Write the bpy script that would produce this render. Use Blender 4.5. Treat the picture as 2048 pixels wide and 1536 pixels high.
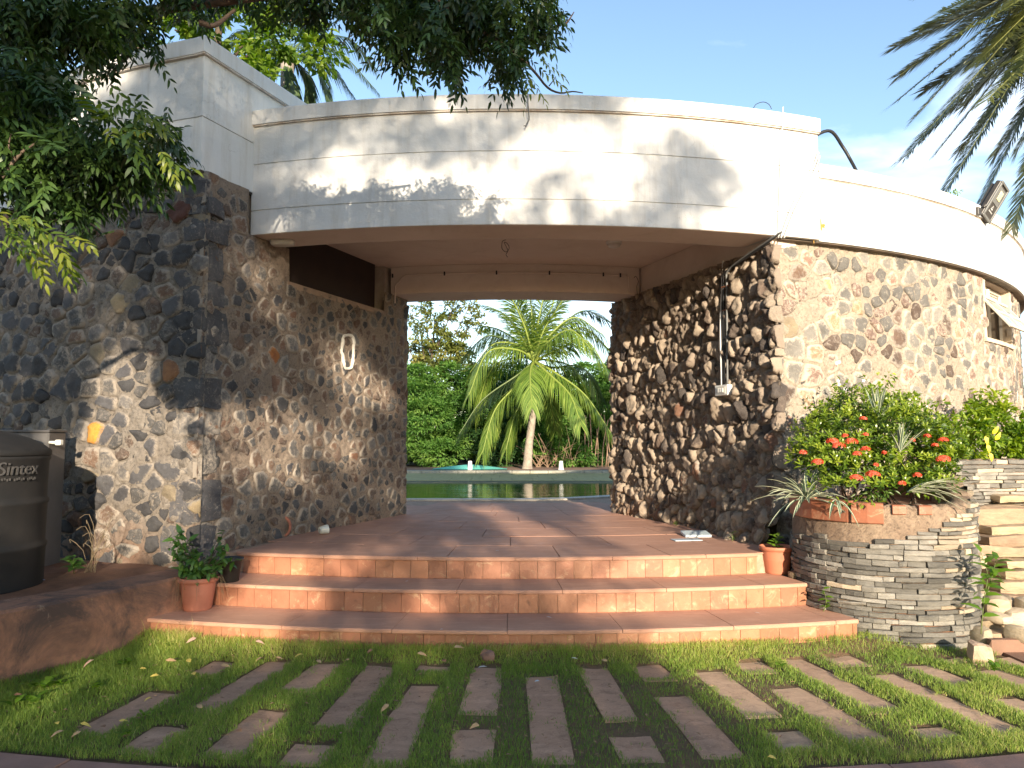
import bpy, math, random
import numpy as np
from math import sin, cos, radians as rad, pi, hypot, atan2, tan, sqrt

for o in list(bpy.data.objects):
    bpy.data.objects.remove(o)
S = bpy.context.scene
COL = S.collection
rng = np.random.default_rng(11)
random.seed(5)

# ------------------------------------------------------------------ camera
EYE = 0.98
PITCH = math.atan(112 / 1500)
cd = bpy.data.cameras.new('camera'); cam = bpy.data.objects.new('camera', cd); COL.objects.link(cam)
cd.sensor_width = 36.0; cd.lens = 36.0 * 1500 / 2048; cd.clip_start = 0.05; cd.clip_end = 2000
cam.location = (0, 0, EYE); cam.rotation_euler = (pi / 2 + PITCH, 0, 0)
S.camera = cam

# ------------------------------------------------------------------ light
SUN_EL, SUN_AZ = 13.8, 10.5          # degrees; the light travels towards +Y and 12 degrees to the left
LDIR = np.array([-sin(rad(SUN_AZ)) * cos(rad(SUN_EL)), cos(rad(SUN_AZ)) * cos(rad(SUN_EL)), -sin(rad(SUN_EL))])
w = bpy.data.worlds.new('World'); S.world = w; w.use_nodes = True
nt = w.node_tree; nt.nodes.clear()
wo = nt.nodes.new('ShaderNodeOutputWorld'); bg = nt.nodes.new('ShaderNodeBackground'); sky = nt.nodes.new('ShaderNodeTexSky')
sky.sky_type = 'NISHITA'; sky.sun_disc = False; sky.sun_elevation = rad(SUN_EL); sky.sun_rotation = rad(180 - SUN_AZ)
sky.air_density = 1.0; sky.dust_density = 0.5; sky.ozone_density = 1.5; sky.altitude = 50
tc = nt.nodes.new('ShaderNodeTexCoord'); mp = nt.nodes.new('ShaderNodeMapping'); mp.inputs['Scale'].default_value = (1.3, 1.3, 4.2)
cn = nt.nodes.new('ShaderNodeTexNoise'); cn.inputs['Scale'].default_value = 2.3; cn.inputs['Detail'].default_value = 7; cn.inputs['Distortion'].default_value = 0.6
cr = nt.nodes.new('ShaderNodeMapRange'); cr.inputs['From Min'].default_value = 0.56; cr.inputs['From Max'].default_value = 0.78
cr.inputs['To Min'].default_value = 0.0; cr.inputs['To Max'].default_value = 0.55
mx = nt.nodes.new('ShaderNodeMix'); mx.data_type = 'RGBA'; mx.inputs[7].default_value = (6.6, 7.0, 7.8, 1)
nt.links.new(tc.outputs['Generated'], mp.inputs[0]); nt.links.new(mp.outputs[0], cn.inputs['Vector'])
nt.links.new(cn.outputs['Fac'], cr.inputs['Value']); nt.links.new(cr.outputs[0], mx.inputs[0])
nt.links.new(sky.outputs[0], mx.inputs[6]); nt.links.new(mx.outputs[2], bg.inputs[0]); nt.links.new(bg.outputs[0], wo.inputs[0])
bg.inputs[1].default_value = 0.15
sd = bpy.data.lights.new('sun', 'SUN'); sun = bpy.data.objects.new('sun', sd); COL.objects.link(sun)
sd.energy = 5.0; sd.angle = rad(0.6); sd.color = (1.0, 0.85, 0.66)
sun.rotation_euler = (rad(90 - SUN_EL), 0, rad(SUN_AZ)); sun.location = (3, -14, 8)
S.view_settings.view_transform = 'Standard'; S.view_settings.look = 'None'; S.view_settings.exposure = 1.15; S.view_settings.gamma = 1.0
S.view_settings.use_curve_mapping = False
S.cycles.max_bounces = 8; S.cycles.diffuse_bounces = 4; S.cycles.transmission_bounces = 6; S.cycles.transparent_max_bounces = 8

# ------------------------------------------------------------------ helpers
def ray(x, y):
    a = (x - 1024) / 1500; b = -(y - 768) / 1500
    return np.array([a, cos(PITCH) - b * sin(PITCH), sin(PITCH) + b * cos(PITCH)])
def at(x, y, Y):
    r = ray(x, y); return np.array([0, 0, EYE]) + r * (Y / r[1])
def atz(x, y, z):
    r = ray(x, y); return np.array([0, 0, EYE]) + r * ((z - EYE) / r[2])

def _h(ix, iy, iz, seed):
    n = (ix.astype(np.int64) * 374761393 + iy.astype(np.int64) * 668265263 + iz.astype(np.int64) * 2147483647 + seed * 1274126177) & 0xffffffff
    n = ((n ^ (n >> 13)) * 1274126177) & 0xffffffff
    n = ((n ^ (n >> 16)) * 2246822519) & 0xffffffff
    return ((n ^ (n >> 15)) & 0xffffff) / float(0xffffff)
def vnoise(p, seed=0):
    p = np.asarray(p, float); i = np.floor(p).astype(np.int64); f = p - i; f = f * f * (3 - 2 * f)
    r = 0
    for dx in (0, 1):
        for dy in (0, 1):
            for dz in (0, 1):
                wgt = (f[:, 0] if dx else 1 - f[:, 0]) * (f[:, 1] if dy else 1 - f[:, 1]) * (f[:, 2] if dz else 1 - f[:, 2])
                r = r + wgt * _h(i[:, 0] + dx, i[:, 1] + dy, i[:, 2] + dz, seed)
    return r * 2 - 1
def fbm(p, sc, oct=4, seed=0):
    p = np.asarray(p, float); r = 0; a = 1; t = 0
    for k in range(oct):
        r = r + a * vnoise(p * sc * 2 ** k + 17.3 * k, seed + k); t += a; a *= .5
    return r / t

def tag(o, label=None, cat=None, group=None, kind=None):
    if label: o['label'] = label
    if cat: o['category'] = cat
    if group: o['group'] = group
    if kind: o['kind'] = kind
    return o
def empty(name, loc=(0, 0, 0), label=None, cat=None, group=None, kind=None):
    o = bpy.data.objects.new(name, None); o.empty_display_size = .1; COL.objects.link(o); o.location = loc
    return tag(o, label, cat, group, kind)
def mkmesh(name, v, f, mats, smooth=False, mi=None, attrs=None):
    me = bpy.data.meshes.new(name); v = np.asarray(v, dtype=np.float32).reshape(-1, 3)
    if isinstance(f, np.ndarray):
        n, k = f.shape
        me.vertices.add(len(v)); me.vertices.foreach_set('co', v.ravel())
        me.loops.add(n * k); me.loops.foreach_set('vertex_index', f.astype(np.int32).ravel())
        me.polygons.add(n); me.polygons.foreach_set('loop_start', np.arange(0, n * k, k, dtype=np.int32))
        me.polygons.foreach_set('loop_total', np.full(n, k, dtype=np.int32))
    else:
        me.from_pydata(v.tolist(), [], [list(map(int, q)) for q in f])
    for m in (mats if isinstance(mats, (list, tuple)) else [mats]): me.materials.append(m)
    if mi is not None: me.polygons.foreach_set('material_index', np.asarray(mi, dtype=np.int32))
    me.update(calc_edges=True)
    if smooth: me.polygons.foreach_set('use_smooth', np.ones(len(me.polygons), dtype=bool))
    if attrs:
        for k_, a in attrs.items():
            at_ = me.attributes.new(k_, 'FLOAT', 'POINT'); at_.data.foreach_set('value', np.asarray(a, dtype=np.float32))
    me.validate()
    return me
def link(name, me, parent=None, **kw):
    o = bpy.data.objects.new(name, me); COL.objects.link(o)
    if parent is not None:
        o.parent = parent
        if parent.parent is None: o.location = (-parent.location[0], -parent.location[1], -parent.location[2])
    return tag(o, **kw)
def put(name, v, f, mats, parent=None, smooth=False, mi=None, attrs=None, **kw):
    """one mesh object in world coordinates; under a parent its offset is taken out again"""
    return link(name, mkmesh(name, v, f, mats, smooth, mi, attrs), parent, **kw)

class MB:
    def __init__(s): s.v = []; s.f = []; s.n = 0; s.m = []
    def add(s, v, f, m=0):
        v = np.asarray(v, float).reshape(-1, 3)
        for q in f: s.f.append([int(i) + s.n for i in q]); s.m.append(m)
        s.v.append(v); s.n += len(v); return s
    def build(s, name, mats, parent=None, smooth=False, **kw):
        return put(name, np.vstack(s.v), s.f, mats, parent, smooth, mi=s.m, **kw)

def box(c, d, R=None):
    x, y, z = np.array(d) / 2
    v = np.array([[-x, -y, -z], [x, -y, -z], [x, y, -z], [-x, y, -z], [-x, -y, z], [x, -y, z], [x, y, z], [-x, y, z]])
    if R is not None: v = v @ np.array(R).T
    return v + np.array(c), [[0, 3, 2, 1], [4, 5, 6, 7], [0, 1, 5, 4], [1, 2, 6, 5], [2, 3, 7, 6], [3, 0, 4, 7]]
def bbox(c, d, R=None, b=.004):
    """box with bevelled edges: 24 vertices"""
    h = np.array(d) / 2; b = min(b, h.min() * .45); vs = []; idx = {}
    for sx in (-1, 1):
        for sy in (-1, 1):
            for sz in (-1, 1):
                s_ = np.array([sx, sy, sz])
                for ax in range(3):
                    p = s_ * (h - b); p[ax] = s_[ax] * h[ax]; idx[(sx, sy, sz, ax)] = len(vs); vs.append(p)
    f = []
    for ax in range(3):
        o1, o2 = [(1, 2), (2, 0), (0, 1)][ax]
        for s_ in (-1, 1):
            q = []
            for a_, b_ in ((-1, -1), (1, -1), (1, 1), (-1, 1)):
                k = [0, 0, 0]; k[ax] = s_; k[o1] = a_; k[o2] = b_; q.append(idx[(*k, ax)])
            f.append(q if s_ > 0 else q[::-1])
    for ax in range(3):
        o1, o2 = [(1, 2), (2, 0), (0, 1)][ax]
        for a_ in (-1, 1):
            for b_ in (-1, 1):
                k0 = [0, 0, 0]; k0[ax] = -1; k0[o1] = a_; k0[o2] = b_; k1 = list(k0); k1[ax] = 1
                q = [idx[(*k0, o1)], idx[(*k1, o1)], idx[(*k1, o2)], idx[(*k0, o2)]]
                f.append(q if a_ * b_ < 0 else q[::-1])
    for sx in (-1, 1):
        for sy in (-1, 1):
            for sz in (-1, 1):
                q = [idx[(sx, sy, sz, 0)], idx[(sx, sy, sz, 1)], idx[(sx, sy, sz, 2)]]
                f.append(q if sx * sy * sz > 0 else q[::-1])
    v = np.array(vs)
    if R is not None: v = v @ np.array(R).T
    return v + np.array(c), f
def frame(d, up=(0, 0, 1)):
    d = np.array(d, float); d /= np.linalg.norm(d); u = np.cross(up, d)
    if np.linalg.norm(u) < 1e-4: u = np.cross((1, 0, 0), d)
    u /= np.linalg.norm(u); return u, np.cross(d, u), d
def tube(P, r, n=8, cap=True):
    P = np.asarray(P, float); m = len(P); r = np.full(m, r, float) if np.isscalar(r) else np.asarray(r, float)
    v = []
    T = np.gradient(P, axis=0); pu = None
    for i in range(m):
        d = T[i] / (np.linalg.norm(T[i]) + 1e-9)
        if pu is None: u, w_, _ = frame(d)
        else:
            u = pu - d * np.dot(pu, d); u /= np.linalg.norm(u) + 1e-9; w_ = np.cross(d, u)
        pu = u
        for k in range(n):
            a = 2 * pi * k / n; v.append(P[i] + r[i] * (cos(a) * u + sin(a) * w_))
    f = [[i * n + k, i * n + (k + 1) % n, (i + 1) * n + (k + 1) % n, (i + 1) * n + k] for i in range(m - 1) for k in range(n)]
    if cap: f.append([k for k in range(n)][::-1]); f.append([(m - 1) * n + k for k in range(n)])
    return np.array(v), f
def lathe(prof, n=32, c=(0, 0, 0), wob=0):
    v = []; m = len(prof)
    for (r, z) in prof:
        for k in range(n):
            a = 2 * pi * k / n; v.append((c[0] + r * cos(a), c[1] + r * sin(a), c[2] + z))
    f = [[i * n + k, i * n + (k + 1) % n, (i + 1) * n + (k + 1) % n, (i + 1) * n + k] for i in range(m - 1) for k in range(n)]
    return np.array(v), f
def curve_pts(pts, n=24):
    """Catmull-Rom through pts"""
    P = np.asarray(pts, float); P = np.vstack([2 * P[0] - P[1], P, 2 * P[-1] - P[-2]]); out = []
    segs = len(P) - 3; per = max(2, n // segs)
    for i in range(segs):
        p0, p1, p2, p3 = P[i:i + 4]
        for t in np.linspace(0, 1, per, endpoint=False):
            out.append(.5 * (2 * p1 + (p2 - p0) * t + (2 * p0 - 5 * p1 + 4 * p2 - p3) * t * t + (3 * p1 - p0 - 3 * p2 + p3) * t ** 3))
    out.append(P[-2]); return np.array(out)

C0 = np.array([0.0, 15.9])          # centre of the round building
def pol(R, th, z=0.0):
    return np.array([C0[0] + R * sin(rad(th)), C0[1] - R * cos(rad(th)), z])

def sweep_arc(prof, th0, th1, n, jit=0):
    """closed profile [(R, z)...] swept round the building's centre, with end caps"""
    m = len(prof); v = []; f = []
    for i in range(n + 1):
        th = th0 + (th1 - th0) * i / n
        for (R, z) in prof: v.append(pol(R, th, z))
    for i in range(n):
        for k in range(m):
            a = i * m + k; b = i * m + (k + 1) % m; f.append([a, b, b + m, a + m])
    f.append(list(range(m))[::-1]); f.append([n * m + k for k in range(m)])
    return np.array(v), f
def sweep_path(P, prof, closed_prof=True):
    """profile [(outward offset, z)] swept along a plan polyline with mitred corners; outward = right-hand side"""
    P = np.asarray(P, float); m = len(P); v = []; f = []; k = len(prof)
    for i in range(m):
        d0 = P[min(i + 1, m - 1)] - P[max(i, 0) if i < m - 1 else m - 2] if i < m - 1 else P[-1] - P[-2]
        d1 = P[i] - P[i - 1] if i > 0 else d0
        d0 = d0 / np.linalg.norm(d0); d1 = d1 / np.linalg.norm(d1)
        n0 = np.array([d0[1], -d0[0]]); n1 = np.array([d1[1], -d1[0]]); nn = n0 + n1; nn /= np.linalg.norm(nn)
        s_ = 1 / max(.3, np.dot(nn, n0))
        for (h, z) in prof: q = P[i] + nn * h * s_; v.append((q[0], q[1], z))
    for i in range(m - 1):
        for j in range(k if closed_prof else k - 1):
            a = i * k + j; b = i * k + (j + 1) % k; f.append([a, b, b + k, a + k])
    if closed_prof: f.append(list(range(k))[::-1]); f.append([(m - 1) * k + j for j in range(k)])
    return np.array(v), f
def prism(poly, z0, z1):
    n = len(poly); v = [(p[0], p[1], z0) for p in poly] + [(p[0], p[1], z1) for p in poly]
    f = [list(range(n))[::-1], [n + i for i in range(n)]] + [[i, (i + 1) % n, n + (i + 1) % n, n + i] for i in range(n)]
    return np.array(v), f

# ------------------------------------------------------------------ materials
def _mat(name):
    m = bpy.data.materials.new(name); m.use_nodes = True; t = m.node_tree; b = t.nodes['Principled BSDF']
    return m, t, b
def _n(t, ty, **kw):
    n = t.nodes.new(ty)
    for k, v in kw.items():
        if k in n.inputs: n.inputs[k].default_value = v
        else: setattr(n, k, v)
    return n
def noise(t, scale, detail=6, rough=.6, dist=0, vec=None):
    n = _n(t, 'ShaderNodeTexNoise'); n.inputs['Scale'].default_value = scale; n.inputs['Detail'].default_value = detail
    n.inputs['Roughness'].default_value = rough; n.inputs['Distortion'].default_value = dist
    if vec is None:
        c = t.nodes.get('OC') or t.nodes.new('ShaderNodeNewGeometry'); c.name = 'OC'; vec = c.outputs['Position']
    t.links.new(vec, n.inputs['Vector']); return n.outputs['Fac']
def stretch(t, sc):
    c = t.nodes.get('OC') or t.nodes.new('ShaderNodeNewGeometry'); c.name = 'OC'
    m = _n(t, 'ShaderNodeVectorMath', operation='MULTIPLY'); m.inputs[1].default_value = sc
    t.links.new(c.outputs['Position'], m.inputs[0]); return m.outputs[0]
def mrange(t, v, a, b, c=0., d=1.):
    n = _n(t, 'ShaderNodeMapRange'); n.inputs[1].default_value = a; n.inputs[2].default_value = b; n.inputs[3].default_value = c; n.inputs[4].default_value = d
    t.links.new(v, n.inputs[0]); return n.outputs[0]
def mixc(t, fac, c1, c2):
    n = _n(t, 'ShaderNodeMix', data_type='RGBA')
    if hasattr(fac, 'links'): t.links.new(fac, n.inputs[0])
    else: n.inputs[0].default_value = fac
    for i, c in ((6, c1), (7, c2)):
        if isinstance(c, (tuple, list)): n.inputs[i].default_value = (*c[:3], 1)
        else: t.links.new(c, n.inputs[i])
    return n.outputs[2]
def math_(t, op, a, b):
    n = _n(t, 'ShaderNodeMath', operation=op)
    for i, x in enumerate((a, b)):
        if hasattr(x, 'links'): t.links.new(x, n.inputs[i])
        else: n.inputs[i].default_value = x
    return n.outputs[0]
def attr(t, name):
    n = _n(t, 'ShaderNodeAttribute', attribute_name=name); return n.outputs['Fac']
def zpos(t):
    c = t.nodes.get('OC') or t.nodes.new('ShaderNodeNewGeometry'); c.name = 'OC'
    s_ = _n(t, 'ShaderNodeSeparateXYZ'); t.links.new(c.outputs['Position'], s_.inputs[0]); return s_.outputs['Z']
def bump(t, b, h, strength=.5, dist=.01, prev=None):
    n = _n(t, 'ShaderNodeBump'); n.inputs['Strength'].default_value = strength; n.inputs['Distance'].default_value = dist
    t.links.new(h, n.inputs['Height'])
    if prev is not None: t.links.new(prev, n.inputs['Normal'])
    t.links.new(n.outputs[0], b.inputs['Normal']); return n.outputs[0]
def rnd(t):
    return _n(t, 'ShaderNodeObjectInfo').outputs['Random']

def simple(name, c, c2=None, scale=6, rough=.7, bs=0, bscale=60, metal=0, lo=.35, hi=.65):
    m, t, b = _mat(name); b.inputs['Roughness'].default_value = rough; b.inputs['Metallic'].default_value = metal
    if c2 is None: c2 = tuple(x * .7 for x in c)
    col = mixc(t, mrange(t, noise(t, scale, 8, .65), lo, hi), c, c2)
    t.links.new(col, b.inputs['Base Color'])
    if bs: bump(t, b, noise(t, bscale, 6, .7), bs, .01)
    return m

def paint_mat():
    m, t, b = _mat('white_wall_paint'); b.inputs['Roughness'].default_value = .62
    base = mixc(t, mrange(t, noise(t, 1.3, 6, .6), .35, .7), (.68, .675, .65), (.60, .595, .57))
    drip = noise(t, 1.0, 7, .7, 0, stretch(t, (9, 9, .8)))
    col = mixc(t, mrange(t, drip, .50, .78, 0, .55), base, (.40, .35, .27))
    spot = noise(t, 14, 9, .75)
    col = mixc(t, mrange(t, spot, .66, .80, 0, .6), col, (.42, .34, .25))
    vo = _n(t, 'ShaderNodeTexVoronoi', feature='DISTANCE_TO_EDGE'); vo.inputs['Scale'].default_value = .9
    dn = _n(t, 'ShaderNodeTexNoise'); dn.inputs['Scale'].default_value = 2.5; dn.inputs['Detail'].default_value = 6; t.links.new(t.nodes['OC'].outputs['Position'], dn.inputs['Vector'])
    va = _n(t, 'ShaderNodeVectorMath', operation='ADD'); t.links.new(t.nodes['OC'].outputs['Position'], va.inputs[0]); t.links.new(dn.outputs['Color'], va.inputs[1]); t.links.new(va.outputs[0], vo.inputs['Vector'])
    crk = math_(t, 'MULTIPLY', mrange(t, vo.outputs['Distance'], 0, .0035, 1, 0), mrange(t, noise(t, 1.1, 3), .52, .6))
    col = mixc(t, math_(t, 'MULTIPLY', crk, .55), col, (.20, .17, .14))
    pk = noise(t, 2.1, 5, .6); col = mixc(t, mrange(t, pk, .58, .62, 0, .10), col, (.80, .80, .78))
    t.links.new(col, b.inputs['Base Color'])
    p = bump(t, b, noise(t, 5, 6, .6), .45, .03)
    p2 = bump(t, b, noise(t, 130, 6, .7), .35, .004, p)
    return m
PAINT = paint_mat()
def lip_mat():
    m, t, b = _mat('weathered_lip_paint'); b.inputs['Roughness'].default_value = .8
    col = mixc(t, mrange(t, noise(t, 3, 8, .75), .4, .62), (.66, .63, .57), (.38, .28, .20))
    t.links.new(col, b.inputs['Base Color']); bump(t, b, noise(t, 60, 6, .7), .4, .01); return m
LIP = lip_mat()
def ceil_mat():
    m, t, b = _mat('cream_ceiling_paint'); b.inputs['Roughness'].default_value = .7
    col = mixc(t, mrange(t, noise(t, .9, 7, .65), .35, .7), (.68, .575, .49), (.58, .475, .39)); col = mixc(t, mrange(t, noise(t, 2.4, 9, .75, .8), .52, .72, 0, .4), col, (.42, .32, .24)); col = mixc(t, mrange(t, noise(t, 1, 6, .7, 0, stretch(t, (1.2, 1.2, 7))), .58, .7, 0, .25), col, (.75, .68, .6))
    t.links.new(col, b.inputs['Base Color']); bump(t, b, noise(t, 40, 6, .6), .2, .01); return m
CEIL = ceil_mat()

def mortar_mat(name, c1, c2, dirt, dirt_top=.5, crack=1.0):
    m, t, b = _mat(name); b.inputs['Roughness'].default_value = .92
    col = mixc(t, mrange(t, noise(t, 2.2, 9, .7), .35, .65), c1, c2)
    fine = noise(t, 38, 8, .75)
    col = mixc(t, mrange(t, fine, .50, .66, 0, .85), col, tuple(x * .42 for x in c2)); fl_ = noise(t, 55, 8, .8, 1.5); col = mixc(t, mrange(t, fl_, .55, .68, 0, .7), col, tuple(min(.8, x * 1.35) for x in c1))
    blot = noise(t, 7, 7, .7, .5)
    col = mixc(t, mrange(t, blot, .60, .72, 0, .8 ), col, tuple(x * .33 for x in c2))
    pale = noise(t, 4.3, 8, .7, .8)
    col = mixc(t, mrange(t, pale, .60, .74, 0, .8), col, tuple(min(.8, x * 1.35) for x in c1))
    zz = math_(t, 'ADD', zpos(t), mrange(t, noise(t, 1.7, 5, .6), 0, 1, -.45, .45))
    col = mixc(t, mrange(t, zz, -.35, dirt_top, .85, 0), col, dirt)
    e = attr(t, 'edge'); line = mrange(t, e, .0, .007, 1, 0)
    brk = mrange(t, noise(t, 5.5, 3, .5), .42, .52, 0, crack)
    ln = math_(t, 'MULTIPLY', line, brk)
    col = mixc(t, ln, col, tuple(x * .25 for x in c2))
    t.links.new(col, b.inputs['Base Color'])
    p = bump(t, b, ln, -.6, .012)
    p = bump(t, b, noise(t, 20, 9, .75, 1.0), 1.0, .035, p)
    bump(t, b, noise(t, 90, 7, .75), .9, .010, p)
    return m
def stone_mat(name, c1, c2, mort, smear=.5, sc=1.0, rough=.85, stain=None):
    m, t, b = _mat(name); b.inputs['Roughness'].default_value = rough
    col = mixc(t, mrange(t, noise(t, 5 * sc, 8, .7), .35, .65), c1, c2)
    hsv = _n(t, 'ShaderNodeHueSaturation'); t.links.new(col, hsv.inputs['Color']); t.links.new(mrange(t, rnd(t), 0, 1, .62, 1.35), hsv.inputs['Value'])
    t.links.new(mrange(t, rnd(t), 0, 1, .8, 1.15), hsv.inputs['Saturation'])
    col = hsv.outputs[0]
    grit = noise(t, 95, 6, .8)
    col = mixc(t, mrange(t, grit, .54, .70, 0, .6), col, tuple(min(.6, x * 2.0) for x in c1))
    if stain: col = mixc(t, mrange(t, noise(t, 3.1, 6, .7), .55, .68, 0, .7), col, stain)
    sm = math_(t, 'ADD', noise(t, 17, 9, .8, 1.2), mrange(t, attr(t, 'rim'), .15, 1.0, 0, .36))
    col = mixc(t, mrange(t, sm, .93 - .38 * smear - .16, .93 - .38 * smear, 0, .95), col, mort)
    t.links.new(col, b.inputs['Base Color'])
    p = bump(t, b, noise(t, 15, 8, .7), .9, .03)
    bump(t, b, noise(t, 85, 7, .75), .8, .008, p)
    return m
def plain_rough(name, c1, c2, **k): return simple(name, c1, c2, **k)

def leaf_mat(name, cols, rough=.45, trans=.35, dry=None):
    """cols: 3 colours picked by the leaf's own random value"""
    m, t, b = _mat(name); b.inputs['Roughness'].default_value = rough
    a = attr(t, 'v'); r = _n(t, 'ShaderNodeValToRGB'); t.links.new(a, r.inputs[0])
    e = r.color_ramp.elements; e[0].position = 0; e[0].color = (*cols[0], 1); e[1].position = 1; e[1].color = (*cols[-1], 1)
    for i, c in enumerate(cols[1:-1]):
        q = r.color_ramp.elements.new((i + 1) / (len(cols) - 1)); q.color = (*c, 1)
    t.links.new(r.outputs[0], b.inputs['Base Color'])
    tr = _n(t, 'ShaderNodeBsdfTranslucent'); hs = _n(t, 'ShaderNodeHueSaturation'); hs.inputs['Value'].default_value = 1.5; hs.inputs['Saturation'].default_value = 1.15
    t.links.new(r.outputs[0], hs.inputs['Color']); t.links.new(hs.outputs[0], tr.inputs[0])
    ms = _n(t, 'ShaderNodeMixShader'); ms.inputs[0].default_value = trans
    t.links.new(b.outputs[0], ms.inputs[1]); t.links.new(tr.outputs[0], ms.inputs[2])
    t.links.new(ms.outputs[0], t.nodes['Material Output'].inputs[0])
    return m

SOIL = simple('red_soil', (.24, .115, .062), (.13, .06, .034), 3, .95, .8, 40)
BARK = simple('brown_bark', (.11, .08, .055), (.05, .036, .026), 12, .9, .8, 50)
PALMBARK = simple('pale_palm_bark', (.36, .31, .25), (.22, .18, .145), 7, .9, .6, 30)
# ------------------------------------------------------------------ leaves
def leafmesh(P, D, N, L, W, curl=.15, simple_=False, v=None):
    """arrays of leaves -> verts, tris, per-vertex random"""
    P = np.asarray(P, float); D = np.asarray(D, float); n = len(P)
    D = D / (np.linalg.norm(D, axis=1, keepdims=True) + 1e-9)
    N = np.asarray(N, float); X = np.cross(D, N); X /= (np.linalg.norm(X, axis=1, keepdims=True) + 1e-9); N = np.cross(X, D)
    L = np.broadcast_to(np.asarray(L, float), (n,))[:, None]; W = np.broadcast_to(np.asarray(W, float), (n,))[:, None]
    if v is None: v = rng.random(n)
    if simple_:
        vs = np.stack([P, P + D * L * .45 + X * W * .5 + N * W * .18, P + D * L - N * L * curl, P + D * L * .45 - X * W * .5 + N * W * .18], 1)
        T = np.array([[0, 1, 2], [0, 2, 3]])
    else:
        vs = np.stack([P, P + D * L * .28 + X * W * .46 + N * W * .12, P + D * L * .28 - X * W * .46 + N * W * .12,
                       P + D * L * .65 + X * W * .36 + N * (W * .1 - L * curl * .35), P + D * L * .65 - X * W * .36 + N * (W * .1 - L * curl * .35),
                       P + D * L * .97 - N * L * curl], 1)
        T = np.array([[0, 1, 2], [1, 3, 4], [1, 4, 2], [3, 5, 4]])
    k = vs.shape[1]; F = (T[None] + (np.arange(n) * k)[:, None, None]).reshape(-1, 3)
    return vs.reshape(-1, 3), F, np.repeat(v, k)
def merge(parts):
    vs, fs, at_ = [], [], []; n = 0
    for v, f, a in parts: vs.append(v); fs.append(f + n); at_.append(a); n += len(v)
    return np.vstack(vs), np.vstack(fs), np.concatenate(at_)
def unit(n):
    a = rng.normal(size=(n, 3)); return a / np.linalg.norm(a, axis=1, keepdims=True)
def compound(P, D, U, L, pairs=6, ll=.055, lw=.017, ang=62, droop=.25, simple_=False):
    """pinnate leaves: P bases, D axis directions, U up vectors, L lengths"""
    n = len(P); D = D / np.linalg.norm(D, axis=1, keepdims=True); X = np.cross(D, U); X /= np.linalg.norm(X, axis=1, keepdims=True) + 1e-9; U = np.cross(X, D)
    LP, LD, LN, LL, LV = [], [], [], [], []; base_v = rng.random(n)
    for i in range(pairs + 1):
        t = (i + .7) / (pairs + .7)
        c = P + D * (L * t)[:, None] - np.array([0, 0, 1]) * (L * droop * t * t)[:, None]
        dd = D - np.array([0, 0, 1]) * (2 * droop * t)
        for s_ in ((-1, 1) if i < pairs else (0,)):
            a = rad(ang) * (1 - .25 * t)
            ld = dd * cos(a) + X * s_ * sin(a) if s_ else dd
            ld = ld + rng.normal(0, .13, (n, 3)) - np.array([0, 0, .18])
            LP.append(c); LD.append(ld); LN.append(U + rng.normal(0, .3, (n, 3)))
            LL.append(ll * (1.05 - .5 * abs(t - .55)) * rng.uniform(.8, 1.2, n)); LV.append(np.clip(base_v + rng.normal(0, .12, n), 0, 1))
    LL = np.concatenate(LL)
    return leafmesh(np.vstack(LP), np.vstack(LD), np.vstack(LN), LL, LL * (lw / ll), .16, simple_, np.concatenate(LV))
#@@STRUCT
# ================================================================== STRUCTURE
GZ = -0.54                            # level of the lawn; the terrace is z = 0
DIRT = (.25, .12, .065)
def grid_sheet(name, x0, x1, y0, y1, nx, ny, zf, mat, smooth=True, keep=None, **kw):
    X, Y = np.meshgrid(np.linspace(x0, x1, nx), np.linspace(y0, y1, ny)); X = X.ravel(); Y = Y.ravel(); Z = zf(X, Y)
    q = (np.arange(ny - 1)[:, None] * nx + np.arange(nx - 1)[None]).ravel()
    F = np.stack([q, q + 1, q + 1 + nx, q + nx], 1)
    if keep is not None:
        cx = X[F].mean(1); cy = Y[F].mean(1); F = F[keep(cx, cy)]
    return put(name, np.stack([X, Y, Z], 1), F, mat, None, smooth, **kw)

GROUND = simple('far_soil', (.20, .12, .07), (.10, .07, .04), 1.5, .95, .6, 12)
v, f = [(-600, -600, GZ - .06), (600, -600, GZ - .06), (600, 900, GZ - .06), (-600, 900, GZ - .06)], [[0, 1, 2, 3]]
put('ground', v, f, GROUND, kind='structure')

# lawn soil under the grass
def mound(R): return .065 * np.clip((10.70 - R) / .16, 0, 1)
def lawn_z(X, Y):
    p = np.stack([X, Y, X * 0], 1); return GZ - .03 + .012 * fbm(p, 2.5, 3, 4) + mound(np.hypot(X - C0[0], Y - C0[1]))
def LAWNMAT():
    m, t, b = _mat('lawn_soil'); b.inputs['Roughness'].default_value = .95
    col = mixc(t, mrange(t, noise(t, 5, 8, .7), .35, .65), (.22, .125, .07), (.13, .085, .045))
    col = mixc(t, mrange(t, noise(t, 30, 6, .7), .5, .65, 0, .7), col, (.07, .085, .025))
    t.links.new(col, b.inputs['Base Color']); bump(t, b, noise(t, 60, 7, .75), 1, .02); return m
grid_sheet('lawn', -9, 9, 3.0, 6.6, 160, 60, lawn_z, LAWNMAT(), kind='structure')

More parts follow.
